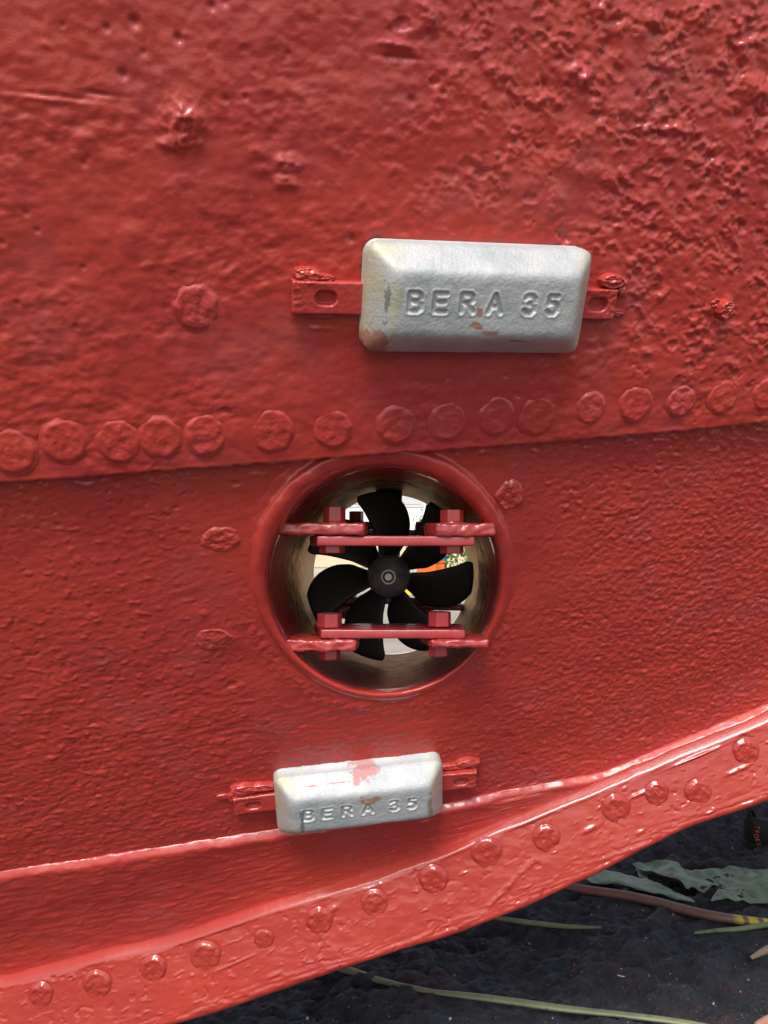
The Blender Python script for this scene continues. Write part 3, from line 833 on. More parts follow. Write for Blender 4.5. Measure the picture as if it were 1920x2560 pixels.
# ------------------------------------------------------------------ sacrificial blocks (cast, lettering pressed in)
AL, AW, AH = 0.262, 0.120, 0.050
GLYPH = {
 'B': [[(0, 0), (0, 1)], [(0, 1), (.5, 1), (.68, .88), (.68, .66), (.5, .53), (0, .53)], [(.5, .53), (.72, .40), (.72, .14), (.52, 0), (0, 0)]],
 'E': [[(.7, 0), (0, 0), (0, 1), (.7, 1)], [(0, .52), (.6, .52)]],
 'R': [[(0, 0), (0, 1), (.5, 1), (.68, .88), (.68, .64), (.5, .50), (0, .50)], [(.38, .50), (.74, 0)]],
 'A': [[(-.05, 0), (.36, 1), (.77, 0)], [(.12, .35), (.60, .35)]],
 '3': [[(.02, .86), (.16, 1), (.46, 1), (.62, .86), (.62, .66), (.46, .54), (.26, .54)], [(.46, .54), (.65, .40), (.65, .15), (.48, 0), (.16, 0), (0, .15)]],
 '5': [[(.6, 1), (.10, 1), (.04, .55), (.20, .62), (.44, .62), (.62, .48), (.64, .18), (.46, 0), (.16, 0), (0, .13)]],
}
TXT = [('B', -0.0880), ('E', -0.0600), ('R', -0.0295), ('A', 0.0020), ('3', 0.0430), ('5', 0.0705)]
def seg_dist(U, V, a, b):
    ax, ay = a; bx, by = b
    dx_, dy_ = bx - ax, by - ay
    t = np.clip(((U - ax) * dx_ + (V - ay) * dy_) / (dx_ * dx_ + dy_ * dy_), 0, 1)
    return np.hypot(U - ax - t * dx_, V - ay - t * dy_)
def anode_mesh():
    st_ = 0.0009
    U, V = np.meshgrid(np.arange(-AL / 2 - .003, AL / 2 + .0031, st_), np.arange(-AW / 2 - .003, AW / 2 + .0031, st_))
    rc = 0.016
    wv = 0.0012 * fbm(U / .05, V / .05, 3, 7)
    qx = np.abs(U) - (AL / 2 - rc); qy = np.abs(V) - (AW / 2 - rc)
    sd = np.hypot(np.maximum(qx, 0), np.maximum(qy, 0)) + np.minimum(np.maximum(qx, qy), 0) - rc
    out_ = sd > 0
    gy, gx = np.gradient(sd, st_)
    U2 = np.where(out_, U - gx * sd, U); V2 = np.where(out_, V - gy * sd, V)
    kk = 0.0048
    dxs, dys = AL / 2 - np.abs(U2), AW / 2 - np.abs(V2)
    d_ = -kk * np.log(np.exp(-dxs / kk) + np.exp(-dys / kk))
    d_ = np.clip(d_ + 0.002, 0, 1) + wv
    tt = d_ / 0.0265
    hgt = 1 - 0.70 * 0.115 * np.log1p(np.exp((1 - tt) / 0.115))
    edge = np.clip(d_ / 0.006, 0, 1)
    hgt = hgt * (1 - 0.22 * (1 - edge) ** 2)
    H = AH * hgt
    H += 0.0007 * fbm(U / .03, V / .03, 3, 11) + 0.00025 * fbm(U / .006, V / .006, 3, 13)
    face = sst(1.05, 1.35, tt)
    # a shallow pressed panel border at the left
    hgt_l, z0 = 0.0190, -0.0070
    D = np.full_like(U, 1.0)
    for ch, u0 in TXT:
        for pl in GLYPH[ch]:
            pts = [(u0 + x * 0.0178, z0 + y * hgt_l) for x, y in pl]
            for a, b in zip(pts[:-1], pts[1:]):
                D = np.minimum(D, seg_dist(U, V, a, b))
    groove = 1 - sst(0.0009, 0.0034, D + 0.0004 * fbm(U / .004, V / .004, 2, 3))
    H -= 0.0023 * groove
    H += 0.0006 * np.exp(-((D - 0.0042) / 0.0012) ** 2) * face
    H = np.where(out_, -0.004, H)
    P = np.stack([U2, V2, H], -1)
    far = sd > 0.0022
    keep = ~(far[:-1, :-1] & far[1:, 1:] & far[:-1, 1:] & far[1:, :-1])
    return grid_mesh("anode", P, keep)
an_me = anode_mesh()
an_me.materials.append(M_anode_a)
def strap_mesh(sgn, length, seed, slot):
    """flat bar with an oblong slot, running out of the block's end and welded to the hull"""
    st_ = 0.0011
    w2 = 0.0185
    U, V = np.meshgrid(np.arange(AL / 2 - 0.012, AL / 2 + length + 0.0001, st_), np.arange(-w2, w2 + 0.0001, st_))
    L0 = AL / 2
    H = np.full_like(U, 0.0)
    # slot
    su, sv = slot
    q = np.maximum(np.abs(U - L0 - su) - 0.0040, 0)
    ds = np.hypot(q, V - sv) - 0.0080
    H -= 0.0085 * (1 - sst(-0.0014, 0.0008, ds))
    # paint build and rounded rim
    ed = np.minimum(np.minimum(w2 - np.abs(V), L0 + length - U), 1)
    H -= 0.005 * (1 - np.clip(ed / 0.002, 0, 1)) ** 2
    H += 0.0005 * fbm(U / .008, V / .006, 3, seed) * (ds > 0)
    # weld build-up along the end and the upper edge of it
    wl = sst(length - 0.020, length - 0.004, U - L0 + 0.006 * fbm(V / .006, U / .006, 2, seed + 1))
    H += wl * (0.0008 + 0.0016 * fbm(U / .006, V / .006, 3, seed + 2)) * (ds > 0.001)
    top_ = sst(0.008, 0.016, V) * sst(length - 0.050, length - 0.030, U - L0)
    H += top_ * (0.001 + 0.0015 * fbm(U / .008, V / .008, 3, seed + 5))
    if sgn < 0: U = -U
    P = np.stack([U, V, H], -1)
    r, c_ = P.shape[:2]
    # skirt down to the hull
    def skirt(P):
        Pn = np.zeros((r + 2, c_ + 2, 3)); Pn[1:-1, 1:-1] = P
        Pn[0, 1:-1] = P[0]; Pn[-1, 1:-1] = P[-1]; Pn[1:-1, 0] = P[:, 0]; Pn[1:-1, -1] = P[:, -1]
        Pn[0, 0] = P[0, 0]; Pn[0, -1] = P[0, -1]; Pn[-1, 0] = P[-1, 0]; Pn[-1, -1] = P[-1, -1]
        for sl_ in ((0, slice(None)), (-1, slice(None)), (slice(None), -1)):
            Pn[sl_[0], sl_[1], 2] = -0.014
        return Pn
    return grid_mesh("strap", skirt(P), flip=sgn < 0)
ANODES = []
def place_anode(lm, rm, mat, label, lens, slots, seeds, lift, tilt=0.0, vs=1.0):
    a = on_hull(*lm); b = on_hull(*rm)
    mid = (a + b) / 2
    y_ = float(Ysurf(mid[0], mid[2])); mid = np.array([mid[0], y_, mid[2]])
    n = Vector(normal(mid[0], mid[2])); u = Vector(b - a); u = (u - n * u.dot(n)).normalized(); v = n.cross(u)
    o = bpy.data.objects.new("anode", an_me)
    link(o, ship)
    o.matrix_world = Matrix(((u.x, v.x, n.x, mid[0]), (u.y, v.y, n.y, mid[1]), (u.z, v.z, n.z, mid[2]), (0, 0, 0, 1))) @ Matrix.Translation((0, 0, lift)) @ Matrix.Rotation(math.radians(-tilt), 4, 'X')
    o.material_slots[0].link = 'OBJECT'; o.material_slots[0].material = mat
    s = np.linalg.norm(b - a) / AL
    o.scale = (s, vs * s, s)
    tag(o, label); ANODES.append(o)
    print("anode scale", s, mid)
    for sgn, ln, sl_, sd_ in zip((-1, 1), lens, slots, seeds):
        k = mesh_obj("strap", strap_mesh(sgn, ln, sd_, sl_), M_guard if False else M_red, o)
        k.location = (0, -0.004, 0.006)
    return o
place_anode((893, 727), (1428, 741), M_anode_a, "larger pale grey cast block above the round opening", (0.078, 0.046), ((0.040, 0.0), (0.022, 0.0)), (3, 9), T_LAP + 0.005)
place_anode((688, 1988), (1099, 1939), M_anode_b, "pale grey cast block with red paint smear below the round opening", (0.064, 0.058), ((0.034, -0.002), (0.032, -0.002)), (14, 19), 0.006, 5.0, 0.88)

def welds(an, items):
    bpy.context.view_layer.update()
    inv = an.matrix_world.inverted()
    for i, (px, py, rx, ry, h) in enumerate(items):
        c = on_hull(px, py); n = normal(c[0], c[2]); k = np.linalg.norm(c - CAM) / FPX
        off = T_LAP if py < 1100 else 0.0
        o = lump("weld_bead", c + n * (off - .001), n, rx * k, ry * k, h, an, M_red, 120 + i + py % 7, ragged=0.15, lumps=0.22, flat=0.2)
        o.matrix_parent_inverse = inv
        o.matrix_world = Matrix.Identity(4)
welds(ANODES[0], [(765, 676, 34, 17, .016), (800, 684, 30, 10, .014), (748, 706, 17, 26, .012), (752, 748, 18, 22, .010), (790, 776, 50, 11, .006), (1508, 694, 30, 17, .014), (1534, 712, 11, 20, .010), (1518, 772, 26, 9, .006)])
welds(ANODES[1], [(612, 1967, 34, 14, .013), (655, 1962, 36, 10, .011), (588, 1988, 16, 16, .009), (560, 1990, 18, 8, .005), (1170, 1901, 30, 12, .012), (1135, 1911, 36, 9, .010), (1186, 1918, 9, 16, .008)])

# ------------------------------------------------------------------ ground
def ground_mat():
    m, t, b = new_mat("dark_volcanic_sand")
    v = coord(t)
    tc = t.nodes.new('ShaderNodeTexCoord')
    col = mix(t, ramp(t, noise(t, v, 7, 6, 0.65), [(0.35, 0.0), (0.65, 1.0)]), (0.019, 0.022, 0.030), (0.046, 0.049, 0.059))
    col = mix(t, ramp(t, noise(t, v, 160, 3), [(0.45, 0.0), (0.75, 0.6)]), col, (0.085, 0.084, 0.088))
    # red overspray dust fallen under the bow
    col = mix(t, ramp(t, noise(t, v, 4.5, 7, 0.7), [(0.53, 0.0), (0.66, 0.55)]), col, (0.13, 0.040, 0.045))
    col = mix(t, ramp(t, noise(t, v, 190, 1), [(0.72, 0.0), (0.74, 0.9)]), col, (0.30, 0.28, 0.25))
    # pale dry yard farther out, brought nearer behind the camera to bounce light
    sep = N(t, 'ShaderNodeVectorMath', operation='LENGTH')
    mp = N(t, 'ShaderNodeMapping'); mp.inputs['Location'].default_value = (-0.225, -0.8, 0); mp.inputs['Scale'].default_value = (0.75, 1, 0)
    t.links.new(tc.outputs['Object'], mp.inputs['Vector']); t.links.new(mp.outputs[0], sep.inputs[0])
    md = N(t, 'ShaderNodeMath', operation='MULTIPLY_ADD'); md.inputs[1].default_value = 1.4
    t.links.new(noise(t, v, 1.4, 5), md.inputs[0]); t.links.new(sep.outputs[1], md.inputs[2])
    pale = N(t, 'ShaderNodeMapRange'); pale.inputs['From Min'].default_value = 4.2; pale.inputs['From Max'].default_value = 5.0
    t.links.new(md.outputs[0], pale.inputs['Value'])
    pc = mix(t, ramp(t, noise(t, v, 1.1, 6), [(0.35, 0.0), (0.65, 1.0)]), (0.42, 0.36, 0.27), (0.52, 0.47, 0.38))
    col = mix(t, pale.outputs[0], col, pc)
    t.links.new(col, b.inputs['Base Color'])
    b.inputs['Roughness'].default_value = 0.62
    bump(t, b, noise(t, v, 170, 8, 0.78), 1.0, 0.012)
    return m
GX = spaced(-0.6, 1.7, 0.005, -500, 500, 34)
GY = spaced(1.45, 2.95, 0.005, -500, 500, 34)
X, Y = np.meshgrid(GX, GY)
near = np.exp(-((X - 0.5) / 1.6) ** 4 - ((Y - 2.0) / 1.6) ** 4)
gz = 0.030 * fbm(X / .45, Y / .45, 3, 4) + 0.020 * np.abs(fbm(X / .17, Y / .12, 4, 6)) + 0.010 * fbm(X / .05, Y / .04, 4, 8) + 0.0035 * fbm(X / .016, Y / .014, 3, 10)
gz += 0.012 * np.tanh(4 * fbm(X / .10, Y / .07, 4, 71, .6)) * sst(-.2, .3, fbm(X / .4, Y / .4, 2, 72)) + 0.004 * np.tanh(3 * fbm(X / .03, Y / .022, 3, 73))
gz += 0.02 * sst(0.05, 0.3, fbm((X - Y) / .22, (X + Y) / .5, 3, 18))
ridge = 0.06 * sst(2.25, 2.75, Y - 0.1 * X) * (0.5 + fbm(X / .2, Y / .12, 3, 40))
gz = (gz + ridge) * near - 0.012
gz_fn_grid = (GX, GY, gz)
def ground_z(x, y):
    i = int(np.clip(np.searchsorted(GX, x) - 1, 0, len(GX) - 2)); j = int(np.clip(np.searchsorted(GY, y) - 1, 0, len(GY) - 2))
    return float(gz[j, i])
def on_sand(px, py):
    p = on_ground(px, py)
    for _ in range(6):
        p = on_ground(px, py, ground_z(p[0], p[1]))
    return p
g = mesh_obj("ground", grid_mesh("ground", np.stack([X, Y, gz], -1)), ground_mat())
tag(g, "dark grey volcanic sand under the ship", kind="structure")

# loose grit on the sand: uncountable
chip_cols = [(0.50, 0.47, 0.42), (0.30, 0.28, 0.27), (0.38, 0.06, 0.05), (0.55, 0.40, 0.28), (0.45, 0.36, 0.08)]
m_gr, t_gr, b_gr = new_mat("grit_colours")
gi = N(t_gr, 'ShaderNodeNewGeometry')
t_gr.links.new(ramp(t_gr, gi.outputs['Random Per Island'], [(0.0, chip_cols[1]), (0.35, chip_cols[0]), (0.6, (0.2, 0.19, 0.19)), (0.78, chip_cols[2]), (0.93, chip_cols[3]), (1.0, chip_cols[4])]), b_gr.inputs['Base Color'])
b_gr.inputs['Roughness'].default_value = 0.8
bm = bmesh.new()
for k in range(1100):
    x = random.uniform(-0.45, 1.5); y = random.uniform(1.5, 2.9)
    s = 0.0009 + 0.0026 * random.random() ** 5
    mt = Matrix.Translation((x, y, ground_z(x, y) + s * 0.3)) @ Euler((random.random() * 6, random.random() * 6, random.random() * 6)).to_matrix().to_4x4() @ Matrix.Diagonal((s * random.uniform(.7, 1.8), s, s * random.uniform(.4, .9), 1))
    bmesh.ops.create_icosphere(bm, subdivisions=1, radius=1, matrix=mt)
gr = mesh_obj("grit", bm_mesh("grit", bm), m_gr)
tag(gr, "pale and red grit and paint flakes scattered over dark sand", "grit", kind="stuff")

# ------------------------------------------------------------------ stalks and torn leaf
def stalk_mat(name, a, b_, bands=None, rough=0.45):
    m, t, b = new_mat(name)
    v = coord(t)
    col = mix(t, ramp(t, noise(t, v, 7, 4), [(0.4, 0.0), (0.62, 1.0)]), a, b_)
    col = mix(t, ramp(t, noise(t, v, 60, 5), [(0.58, 0.0), (0.7, 0.8)]), col, (0.05, 0.05, 0.055))
    if bands:
        tc = t.nodes.new('ShaderNodeTexCoord'); sep = N(t, 'ShaderNodeSeparateXYZ'); t.links.new(tc.outputs['Object'], sep.inputs[0])
        wv = N(t, 'ShaderNodeMath', operation='PINGPONG'); wv.inputs[1].default_value = 0.016
        t.links.new(sep.outputs[0], wv.inputs[0])
        on = ramp(t, N1(t, wv.outputs[0], 0.0), [(0.0062, 0.0), (0.0066, 1.0)])
        lim = N(t, 'ShaderNodeMapRange'); lim.inputs['From Min'].default_value = bands; lim.inputs['From Max'].default_value = bands + 0.02
        t.links.new(sep.outputs[0], lim.inputs['Value'])
        mu = N(t, 'ShaderNodeMath', operation='MULTIPLY'); t.links.new(on, mu.inputs[0]); t.links.new(lim.outputs[0], mu.inputs[1])
        col = mix(t, mu.outputs[0], col, (0.55, 0.47, 0.03))
    t.links.new(col, b.inputs['Base Color']); b.inputs['Roughness'].default_value = rough
    bump(t, b, noise(t, v, 120, 3), 0.4, 0.001)
    return m
def tube_mesh(name, pts, rad, flat=1.0, lift=0.6, seed=0, nseg=None):
    zq = [on_sand(*p)[2] for p in pts]
    zm = np.polyval(np.polyfit(range(len(pts)), zq, 2 if len(pts) > 3 else 1), range(len(pts))) + 1.3 * np.std(zq)
    P = np.array([on_ground(p[0], p[1], z_) for p, z_ in zip(pts, zm)])
    n = nseg or 60
    t0 = np.linspace(0, 1, len(P)); t = np.linspace(0, 1, n)
    Q = np.stack([curve_fn(list(zip(t0, P[:, k])))(t) for k in range(3)], -1)
    R = np.interp(t, np.linspace(0, 1, len(rad)), rad)
    # rest on the sand, smoothed
    z = np.array([ground_z(q[0], q[1]) for q in Q]); z = np.max([np.roll(np.pad(z, 6, mode='edge'), k)[6:-6] for k in range(-4, 5)], axis=0); Q[:, 2] += R * lift * 0.5
    T = np.gradient(Q, axis=0); T /= np.linalg.norm(T, axis=1, keepdims=True)
    side = np.cross(T, [0, 0, 1.0]); side /= np.linalg.norm(side, axis=1, keepdims=True)
    upv = np.cross(side, T)
    a = np.linspace(0, 2 * np.pi, 16, endpoint=False)
    G = Q[:, None, :] + R[:, None, None] * (np.cos(a)[None, :, None] * side[:, None, :] + flat * np.sin(a)[None, :, None] * upv[:, None, :])
    me = grid_mesh(name, G, closed_u=True)
    bm = bmesh.new(); bm.from_mesh(me); bm.verts.ensure_lookup_table()
    bm.faces.new([bm.verts[i] for i in range(16)]); bm.faces.new([bm.verts[(n - 1) * 16 + i] for i in range(16)])
    return bm_mesh(name, bm, True)
M_pink = stalk_mat("pinkish_leaf_rib", (0.20, 0.085, 0.075), (0.21, 0.12, 0.085), bands=0.80)
M_green = stalk_mat("green_stem", (0.13, 0.17, 0.075), (0.19, 0.23, 0.11))
M_olive = stalk_mat("olive_stem", (0.13, 0.13, 0.07), (0.20, 0.22, 0.11))
M_tan = stalk_mat("tan_stem", (0.26, 0.22, 0.13), (0.30, 0.20, 0.14))
M_leaf = stalk_mat("torn_leaf", (0.13, 0.21, 0.075), (0.22, 0.26, 0.17), rough=0.4)

leaf = empty("banana_leaf", (0, 0, 0))
tag(leaf, "torn green banana leaf with thick pinkish rib lying on dark sand", "leaf")
o = mesh_obj("midrib", tube_mesh("midrib", [(1290, 2200), (1385, 2216), (1470, 2230), (1560, 2243), (1640, 2260), (1720, 2281), (1800, 2298), (1920, 2313), (2080, 2330)], [.012, .013, .0135, .013, .011], 0.85, 0.7), M_pink, leaf)
def leaf_blade(outline, seed, curl):
    ol = outline + outline[:1]; tq = np.linspace(0, len(outline), len(outline) * 4, endpoint=False)
    fx = curve_fn([(i, p[0]) for i, p in enumerate(ol)]); fy = curve_fn([(i, p[1]) for i, p in enumerate(ol)])
    jit = fbm(tq * 1.3, tq * 0 + seed, 3, seed) * 2.5; zm = float(np.mean([on_sand(*p)[2] for p in outline]))
    pts = [on_ground(float(fx(q)) + j, float(fy(q)) + j * .5, zm + .006) for q, j in zip(tq, jit)]
    bm = bmesh.new()
    vs_ = [bm.verts.new((p[0], p[1], 0)) for p in pts]
    f = bm.faces.new(vs_)
    bmesh.ops.triangulate(bm, faces=[f])
    for _ in range(6):
        ed = [e for e in bm.edges if e.calc_length() > 0.014]
        if not ed: break
        bmesh.ops.subdivide_edges(bm, edges=ed, cuts=1)
        bmesh.ops.triangulate(bm, faces=bm.faces[:])
    co = np.array([v.co for v in bm.verts])
    wz = 0.006 + curl * (0.5 + fbm(co[:, 0] / .07, co[:, 1] / .12, 3, seed)) + 0.002 * fbm(co[:, 0] / .02, co[:, 1] / .02, 2, seed + 1)
    for v, z_ in zip(bm.verts, wz):
        v.co.z = max(zm + z_, ground_z(v.co.x, v.co.y) * 0.75 + zm * .25 + .004)
    for f in bm.faces: f.smooth = True
    ret = bmesh.ops.solidify(bm, geom=bm.faces[:], thickness=0.0016)
    return mesh_obj("leaf_blade", bm_mesh("leaf_blade", bm, True), M_leaf, leaf)
leaf_blade([(1440, 2188), (1500, 2180), (1560, 2190), (1620, 2206), (1680, 2230), (1738, 2263), (1690, 2256), (1655, 2240), (1620, 2238), (1560, 2222), (1500, 2213), (1455, 2205)], 3, 0.012)
leaf_blade([(1582, 2166), (1620, 2162), (1690, 2170), (1712, 2182), (1790, 2184), (1850, 2180), (1920, 2182), (2020, 2190), (2030, 2262), (1940, 2262), (1860, 2262), (1845, 2268), (1780, 2262), (1790, 2248), (1815, 2226), (1760, 2240), (1735, 2226), (1715, 2230), (1700, 2214), (1650, 2196), (1600, 2182)], 9, 0.020)
leaf_blade([(1590, 2176), (1617, 2192), (1620, 2200), (1600, 2196)], 14, 0.006)
def lone(name, pts, rad, mat, label, flat=1.0):
    o = mesh_obj(name, tube_mesh(name, pts, rad, flat), mat)
    tag(o, label, "stalk", "leaf stalks lying on the sand")
    return o
lone("leaf_stalk", [(1215, 2292), (1280, 2303), (1360, 2313), (1430, 2319), (1502, 2320)], [.0035, .006, .006, .005, .0025], M_green, "thin bright green stalk nearest below the pinkish rib, both ends in sand")
lone("leaf_stalk", [(1735, 2334), (1790, 2328), (1850, 2324), (1930, 2312), (2050, 2296)], [.003, .005, .006, .0065], M_green, "thin green stalk touching the underside of the banded rib end")
lone("leaf_stalk", [(760, 2398), (850, 2423), (960, 2457), (1060, 2478), (1130, 2488), (1250, 2503), (1400, 2524), (1560, 2541), (1720, 2562), (1900, 2600)], [.011, .011, .008, .0065, .009, .0095, .008, .008, .008], M_olive, "long olive stalk curving out from under the keel along bottom edge", 0.6)
lone("leaf_stalk", [(1878, 2396), (1920, 2377), (2000, 2345)], [.004, .0085, .009], M_tan, "short tan stalk end pointing in from the right")
lone("leaf_stalk", [(1893, 2568), (1925, 2556), (2010, 2530)], [.007, .010, .012], stalk_mat("pink_stem", (0.45, 0.16, 0.12), (0.42, 0.28, 0.17)), "thick pink and tan stalk end in bottom right corner")
o = mesh_obj("twig", tube_mesh("twig", [(1543, 2438), (1552, 2441), (1562, 2442)], [.0012, .0016, .001], 0.7, 0.8, nseg=8), simple("pale_twig", (0.55, 0.5, 0.42), .7))
tag(o, "tiny pale dry twig lying alone on dark sand", "twig")

# ------------------------------------------------------------------ black shoe at the right edge
def shoe():
    root = empty("shoe", on_sand(1905, 2118))
    bx = root.location
    tag(root, "black shoe with orange lettering on its heel standing on sand", "shoe")
    # stations along the foot (heel at -X end, toe to +X): x, half width, sole z, top z
    S = [(-0.050, 0.004, 0.035, 0.075), (-0.047, 0.020, 0.016, 0.092), (-0.038, 0.029, 0.012, 0.098), (-0.020, 0.034, 0.010, 0.092), (0.01, 0.036, 0.010, 0.084), (0.05, 0.037, 0.010, 0.078), (0.09, 0.041, 0.010, 0.068), (0.14, 0.046, 0.010, 0.056), (0.19, 0.047, 0.012, 0.047), (0.225, 0.038, 0.015, 0.038), (0.245, 0.020, 0.02, 0.032), (0.25, 0.003, 0.024, 0.028)]
    n = 28
    a = np.linspace(0, 2 * np.pi, n, endpoint=False)
    rows = []
    for x, w_, z0, z1 in S:
        zc, hz = (z0 + z1) / 2, (z1 - z0) / 2
        ce, se = np.cos(a), np.sin(a)
        k = 0.75
        rows.append(np.stack([np.full(n, x), w_ * np.sign(ce) * np.abs(ce) ** k * (1 - 0.25 * np.maximum(se, 0)), zc + hz * np.sign(se) * np.abs(se) ** k], -1))
    P = np.array(rows)
    t0 = np.linspace(0, 1, len(S)); t = np.linspace(0, 1, 44)
    Q = np.zeros((44, n, 3))
    for j in range(n):
        for k in range(3): Q[:, j, k] = curve_fn(list(zip(t0, P[:, j, k])))(t)
    Q[..., 2] += 0.0012 * fbm(Q[..., 0] / .02, Q[..., 1] / .02 + Q[..., 2] / .02, 3, 5)
    me = grid_mesh("upper", Q, closed_u=True)
    bm = bmesh.new(); bm.from_mesh(me); bm.verts.ensure_lookup_table()
    bm.faces.new([bm.verts[i] for i in range(n)]); bm.faces.new([bm.verts[43 * n + i] for i in range(n)])
    up_ = mesh_obj("shoe_upper", bm_mesh("shoe_upper", bm, True), M_shoe, root)
    # sole
    bm = bmesh.new()
    out = [(-0.053, 0), (-0.048, .022), (-.03, .033), (0.02, .037), (0.08, .041), (.15, .05), (.2, .048), (.24, .028), (.256, 0)]
    out = out + [(x, -y) for x, y in out[-2:0:-1]]
    lo = [bm.verts.new((x, y, 0.0)) for x, y in out]; hi = [bm.verts.new((x, y, 0.020)) for x, y in out]
    bm.faces.new(lo[::-1]); bm.faces.new(hi)
    for i in range(len(out)): bm.faces.new([lo[i], lo[(i + 1) % len(out)], hi[(i + 1) % len(out)], hi[i]])
    bmesh.ops.bevel(bm, geom=bm.edges[:], offset=0.003, segments=2, affect='EDGES')
    mesh_obj("sole", bm_mesh("sole", bm), M_sole, root)
    # heel loop
    G = []
    for s_ in np.linspace(0, math.pi, 14):
        c_ = np.array([-0.040 - 0.012 * math.sin(s_) * 0.4, 0, 0.085 + 0.030 * math.sin(s_)]) + np.array([0.018 * (1 - math.cos(s_)) / 2, 0, 0])
        G.append([c_ + np.array([0.003 * math.cos(q), 0.011 * math.sin(q), 0.003 * math.cos(q)]) for q in np.linspace(0, 2 * np.pi, 10, endpoint=False)])
    mesh_obj("heel_loop", grid_mesh("heel_loop", np.array(G), closed_u=True), M_shoe, root)
    # lettering running down the heel
    for i, ch in enumerate("TFOEL"):
        cu = bpy.data.curves.new("letter", 'FONT'); cu.body = ch; cu.size = 0.017; cu.extrude = 0.0004; cu.align_x = 'CENTER'; cu.align_y = 'CENTER'
        tmp = bpy.data.objects.new("letter", cu); C.objects.link(tmp)
        dg = bpy.context.evaluated_depsgraph_get(); me = bpy.data.meshes.new_from_object(tmp.evaluated_get(dg))
        bpy.data.objects.remove(tmp); bpy.data.curves.remove(cu)
        me.materials.clear()
        lt = mesh_obj("letter", me, M_orange, root)
        s_ = i / 4.0
        lt.rotation_euler = (math.pi / 2, math.radians(78 + 16 * (s_ - .5) * -2), math.radians(-38))
        lt.location = (-0.0345 - 0.004 * math.sin(s_ * math.pi) + 0.010 * max(0, s_ - .5), -0.0335, 0.072 - 0.0125 * i)
    root.rotation_euler = (0, 0, math.radians(8))
    return root
shoe()

# ------------------------------------------------------------------ the sunlit yard seen through the tunnel
M_white = simple("white_render", (0.80, 0.79, 0.75), 0.8, 0, 0.05, 2)
M_cream = simple("cream_render", (0.66, 0.55, 0.36), 0.8, 0, 0.08, 2)
M_glass = simple("window_glass", (0.5, 0.53, 0.55), 0.3, 0, 0.2, 3)
M_frame = simple("window_frame_paint", (0.6, 0.6, 0.58), 0.5)
def box(bm, x0, x1, y0, y1, z0, z1):
    bmesh.ops.create_cube(bm, size=1, matrix=Matrix.Translation(((x0 + x1) / 2, (y0 + y1) / 2, (z0 + z1) / 2)) @ Matrix.Diagonal((x1 - x0, y1 - y0, z1 - z0, 1)))
def boxobj(name, dims, mat, parent=None, bev=0.0):
    bm = bmesh.new(); box(bm, *dims)
    if bev: bmesh.ops.bevel(bm, geom=bm.edges[:], offset=bev, segments=2, affect='EDGES')
    return mesh_obj(name, bm_mesh(name, bm), mat, parent)
b_root = empty("building", (0, 24, 0))
tag(b_root, "white and cream building across the yard behind the tunnel", "building")
boxobj("wall", (-7, 3.0, 0, 6, 0.9, 5.2), M_white, b_root)
boxobj("plinth", (-7.05, 3.05, -0.06, 6.05, 0, 0.9), M_cream, b_root)
boxobj("roof", (-7.3, 3.3, -0.35, 6.3, 5.2, 5.45), M_frame, b_root)
for i, x in enumerate((-5.6, -3.8, -2.0, -0.2, 1.5)):
    f = boxobj("window", (x, x + 1.0, -0.03, 0.02, 1.75, 3.0), M_frame, b_root)
    boxobj("pane", (x + .08, x + .92, -0.045, -0.034, 1.83, 2.92), M_glass, f)
M_or = simple("orange_plastic", (0.75, 0.16, 0.02), 0.4); M_rd = simple("red_plastic", (0.62, 0.06, 0.03), 0.4); M_ye = simple("yellow_plastic", (0.80, 0.55, 0.02), 0.4); M_bl = simple("blue_plastic", (0.05, 0.16, 0.5), 0.4)
def crate(x, y, z, wx, wy, h, mat, label, grp):
    r = empty("crate", (x, y, z)); tag(r, label, "crate", grp)
    boxobj("crate_body", (-wx / 2, wx / 2, -wy / 2, wy / 2, 0, h - 0.04), mat, r, 0.01)
    boxobj("crate_rim", (-wx / 2 - .02, wx / 2 + .02, -wy / 2 - .02, wy / 2 + .02, h - 0.04, h), mat, r, 0.01)
    return r
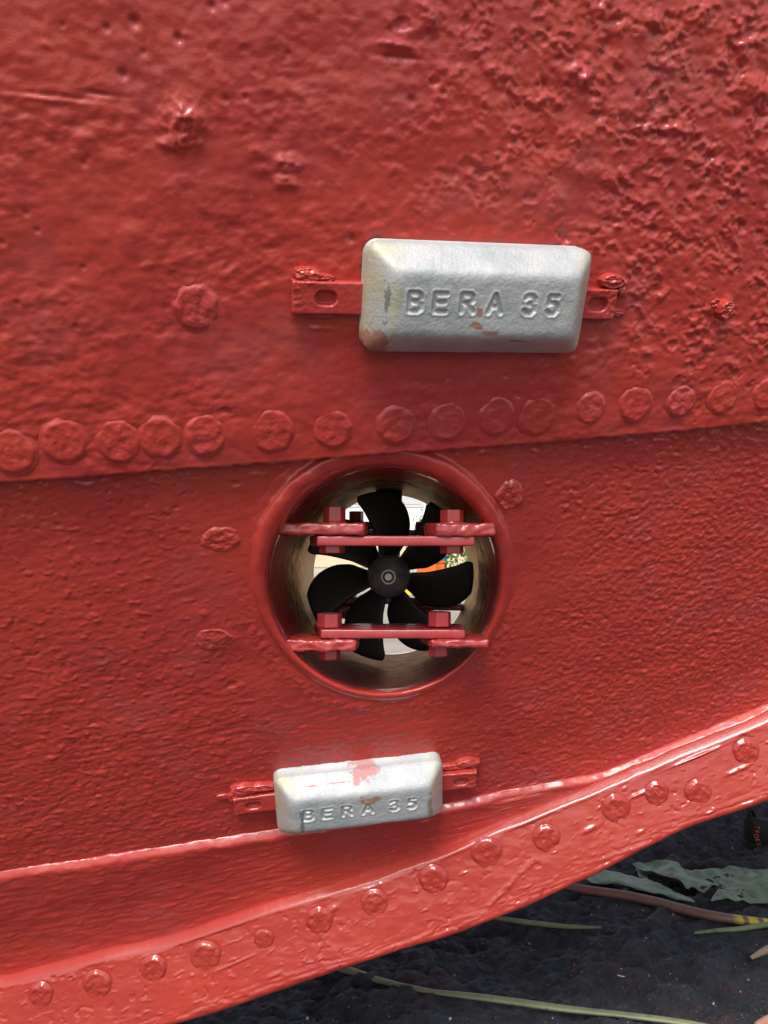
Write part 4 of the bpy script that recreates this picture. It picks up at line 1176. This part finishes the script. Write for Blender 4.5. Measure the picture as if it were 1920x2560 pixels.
cx = [at(px, 1400, 14.0)[0] for px in (1046, 1066, 1092)]
crate(cx[1], 14, -0.01, 0.34, 0.4, 0.30, M_rd, "red crate at the bottom of the stack in the yard", "crates in the yard")
crate(cx[1], 14, 0.29, 0.32, 0.4, 0.22, M_or, "orange crate standing directly on the bottom red crate", "crates in the yard")
crate(cx[1], 14, 0.51, 0.28, 0.36, 0.07, M_ye, "shallow yellow crate at the top of the orange stack", "crates in the yard")
crate(cx[2] - .02, 14.5, -0.01, 0.34, 0.4, 0.50, M_or, "tall orange crate standing alone beside the stack", "crates in the yard")
crate(cx[2] - .0, 14.5, 0.49, 0.32, 0.36, 0.10, M_bl, "blue crate on top of the tall orange crate", "crates in the yard")
k = boxobj("kerb_block", (at(1000, 1475, 14.0)[0], at(1052, 1475, 14.0)[0], 13.0, 13.25, -0.02, 0.15), simple("yellow_kerb_paint", (0.75, 0.55, 0.03), 0.5), None, 0.02)
tag(k, "yellow painted kerb block on the pale yard", "kerb")
# shrub
def shrub(x, y, label):
    r = empty("shrub", (x, y, 0)); tag(r, label, "shrub")
    bm = bmesh.new()
    bmesh.ops.create_cone(bm, cap_ends=True, segments=8, radius1=0.05, radius2=0.02, depth=1.1, matrix=Matrix.Translation((0, 0, 0.5)))
    mesh_obj("stem", bm_mesh("stem", bm), simple("shrub_bark", (0.12, 0.08, 0.05), .9), r)
    bm = bmesh.new()
    for _ in range(1400):
        p = Vector((random.gauss(0, .30), random.gauss(0, .3), 0.75 + random.gauss(0, .34)))
        if p.z < 0.1: continue
        e = Euler((random.random() * 3, random.random() * 3, random.random() * 6)).to_matrix()
        s = random.uniform(.03, .07)
        q = [p + e @ Vector(c_) * s for c_ in ((-1, 0, 0), (0, -.4, .1), (1, 0, 0), (0, .4, .1))]
        bm.faces.new([bm.verts.new(v) for v in q])
    mesh_obj("foliage", bm_mesh("foliage", bm), simple("shrub_leaves", (0.10, 0.20, 0.035), .6, 0, .5, 4), r)
shrub(at(1112, 1400, 17)[0], 17, "bright green shrub beside the orange crates in the yard")
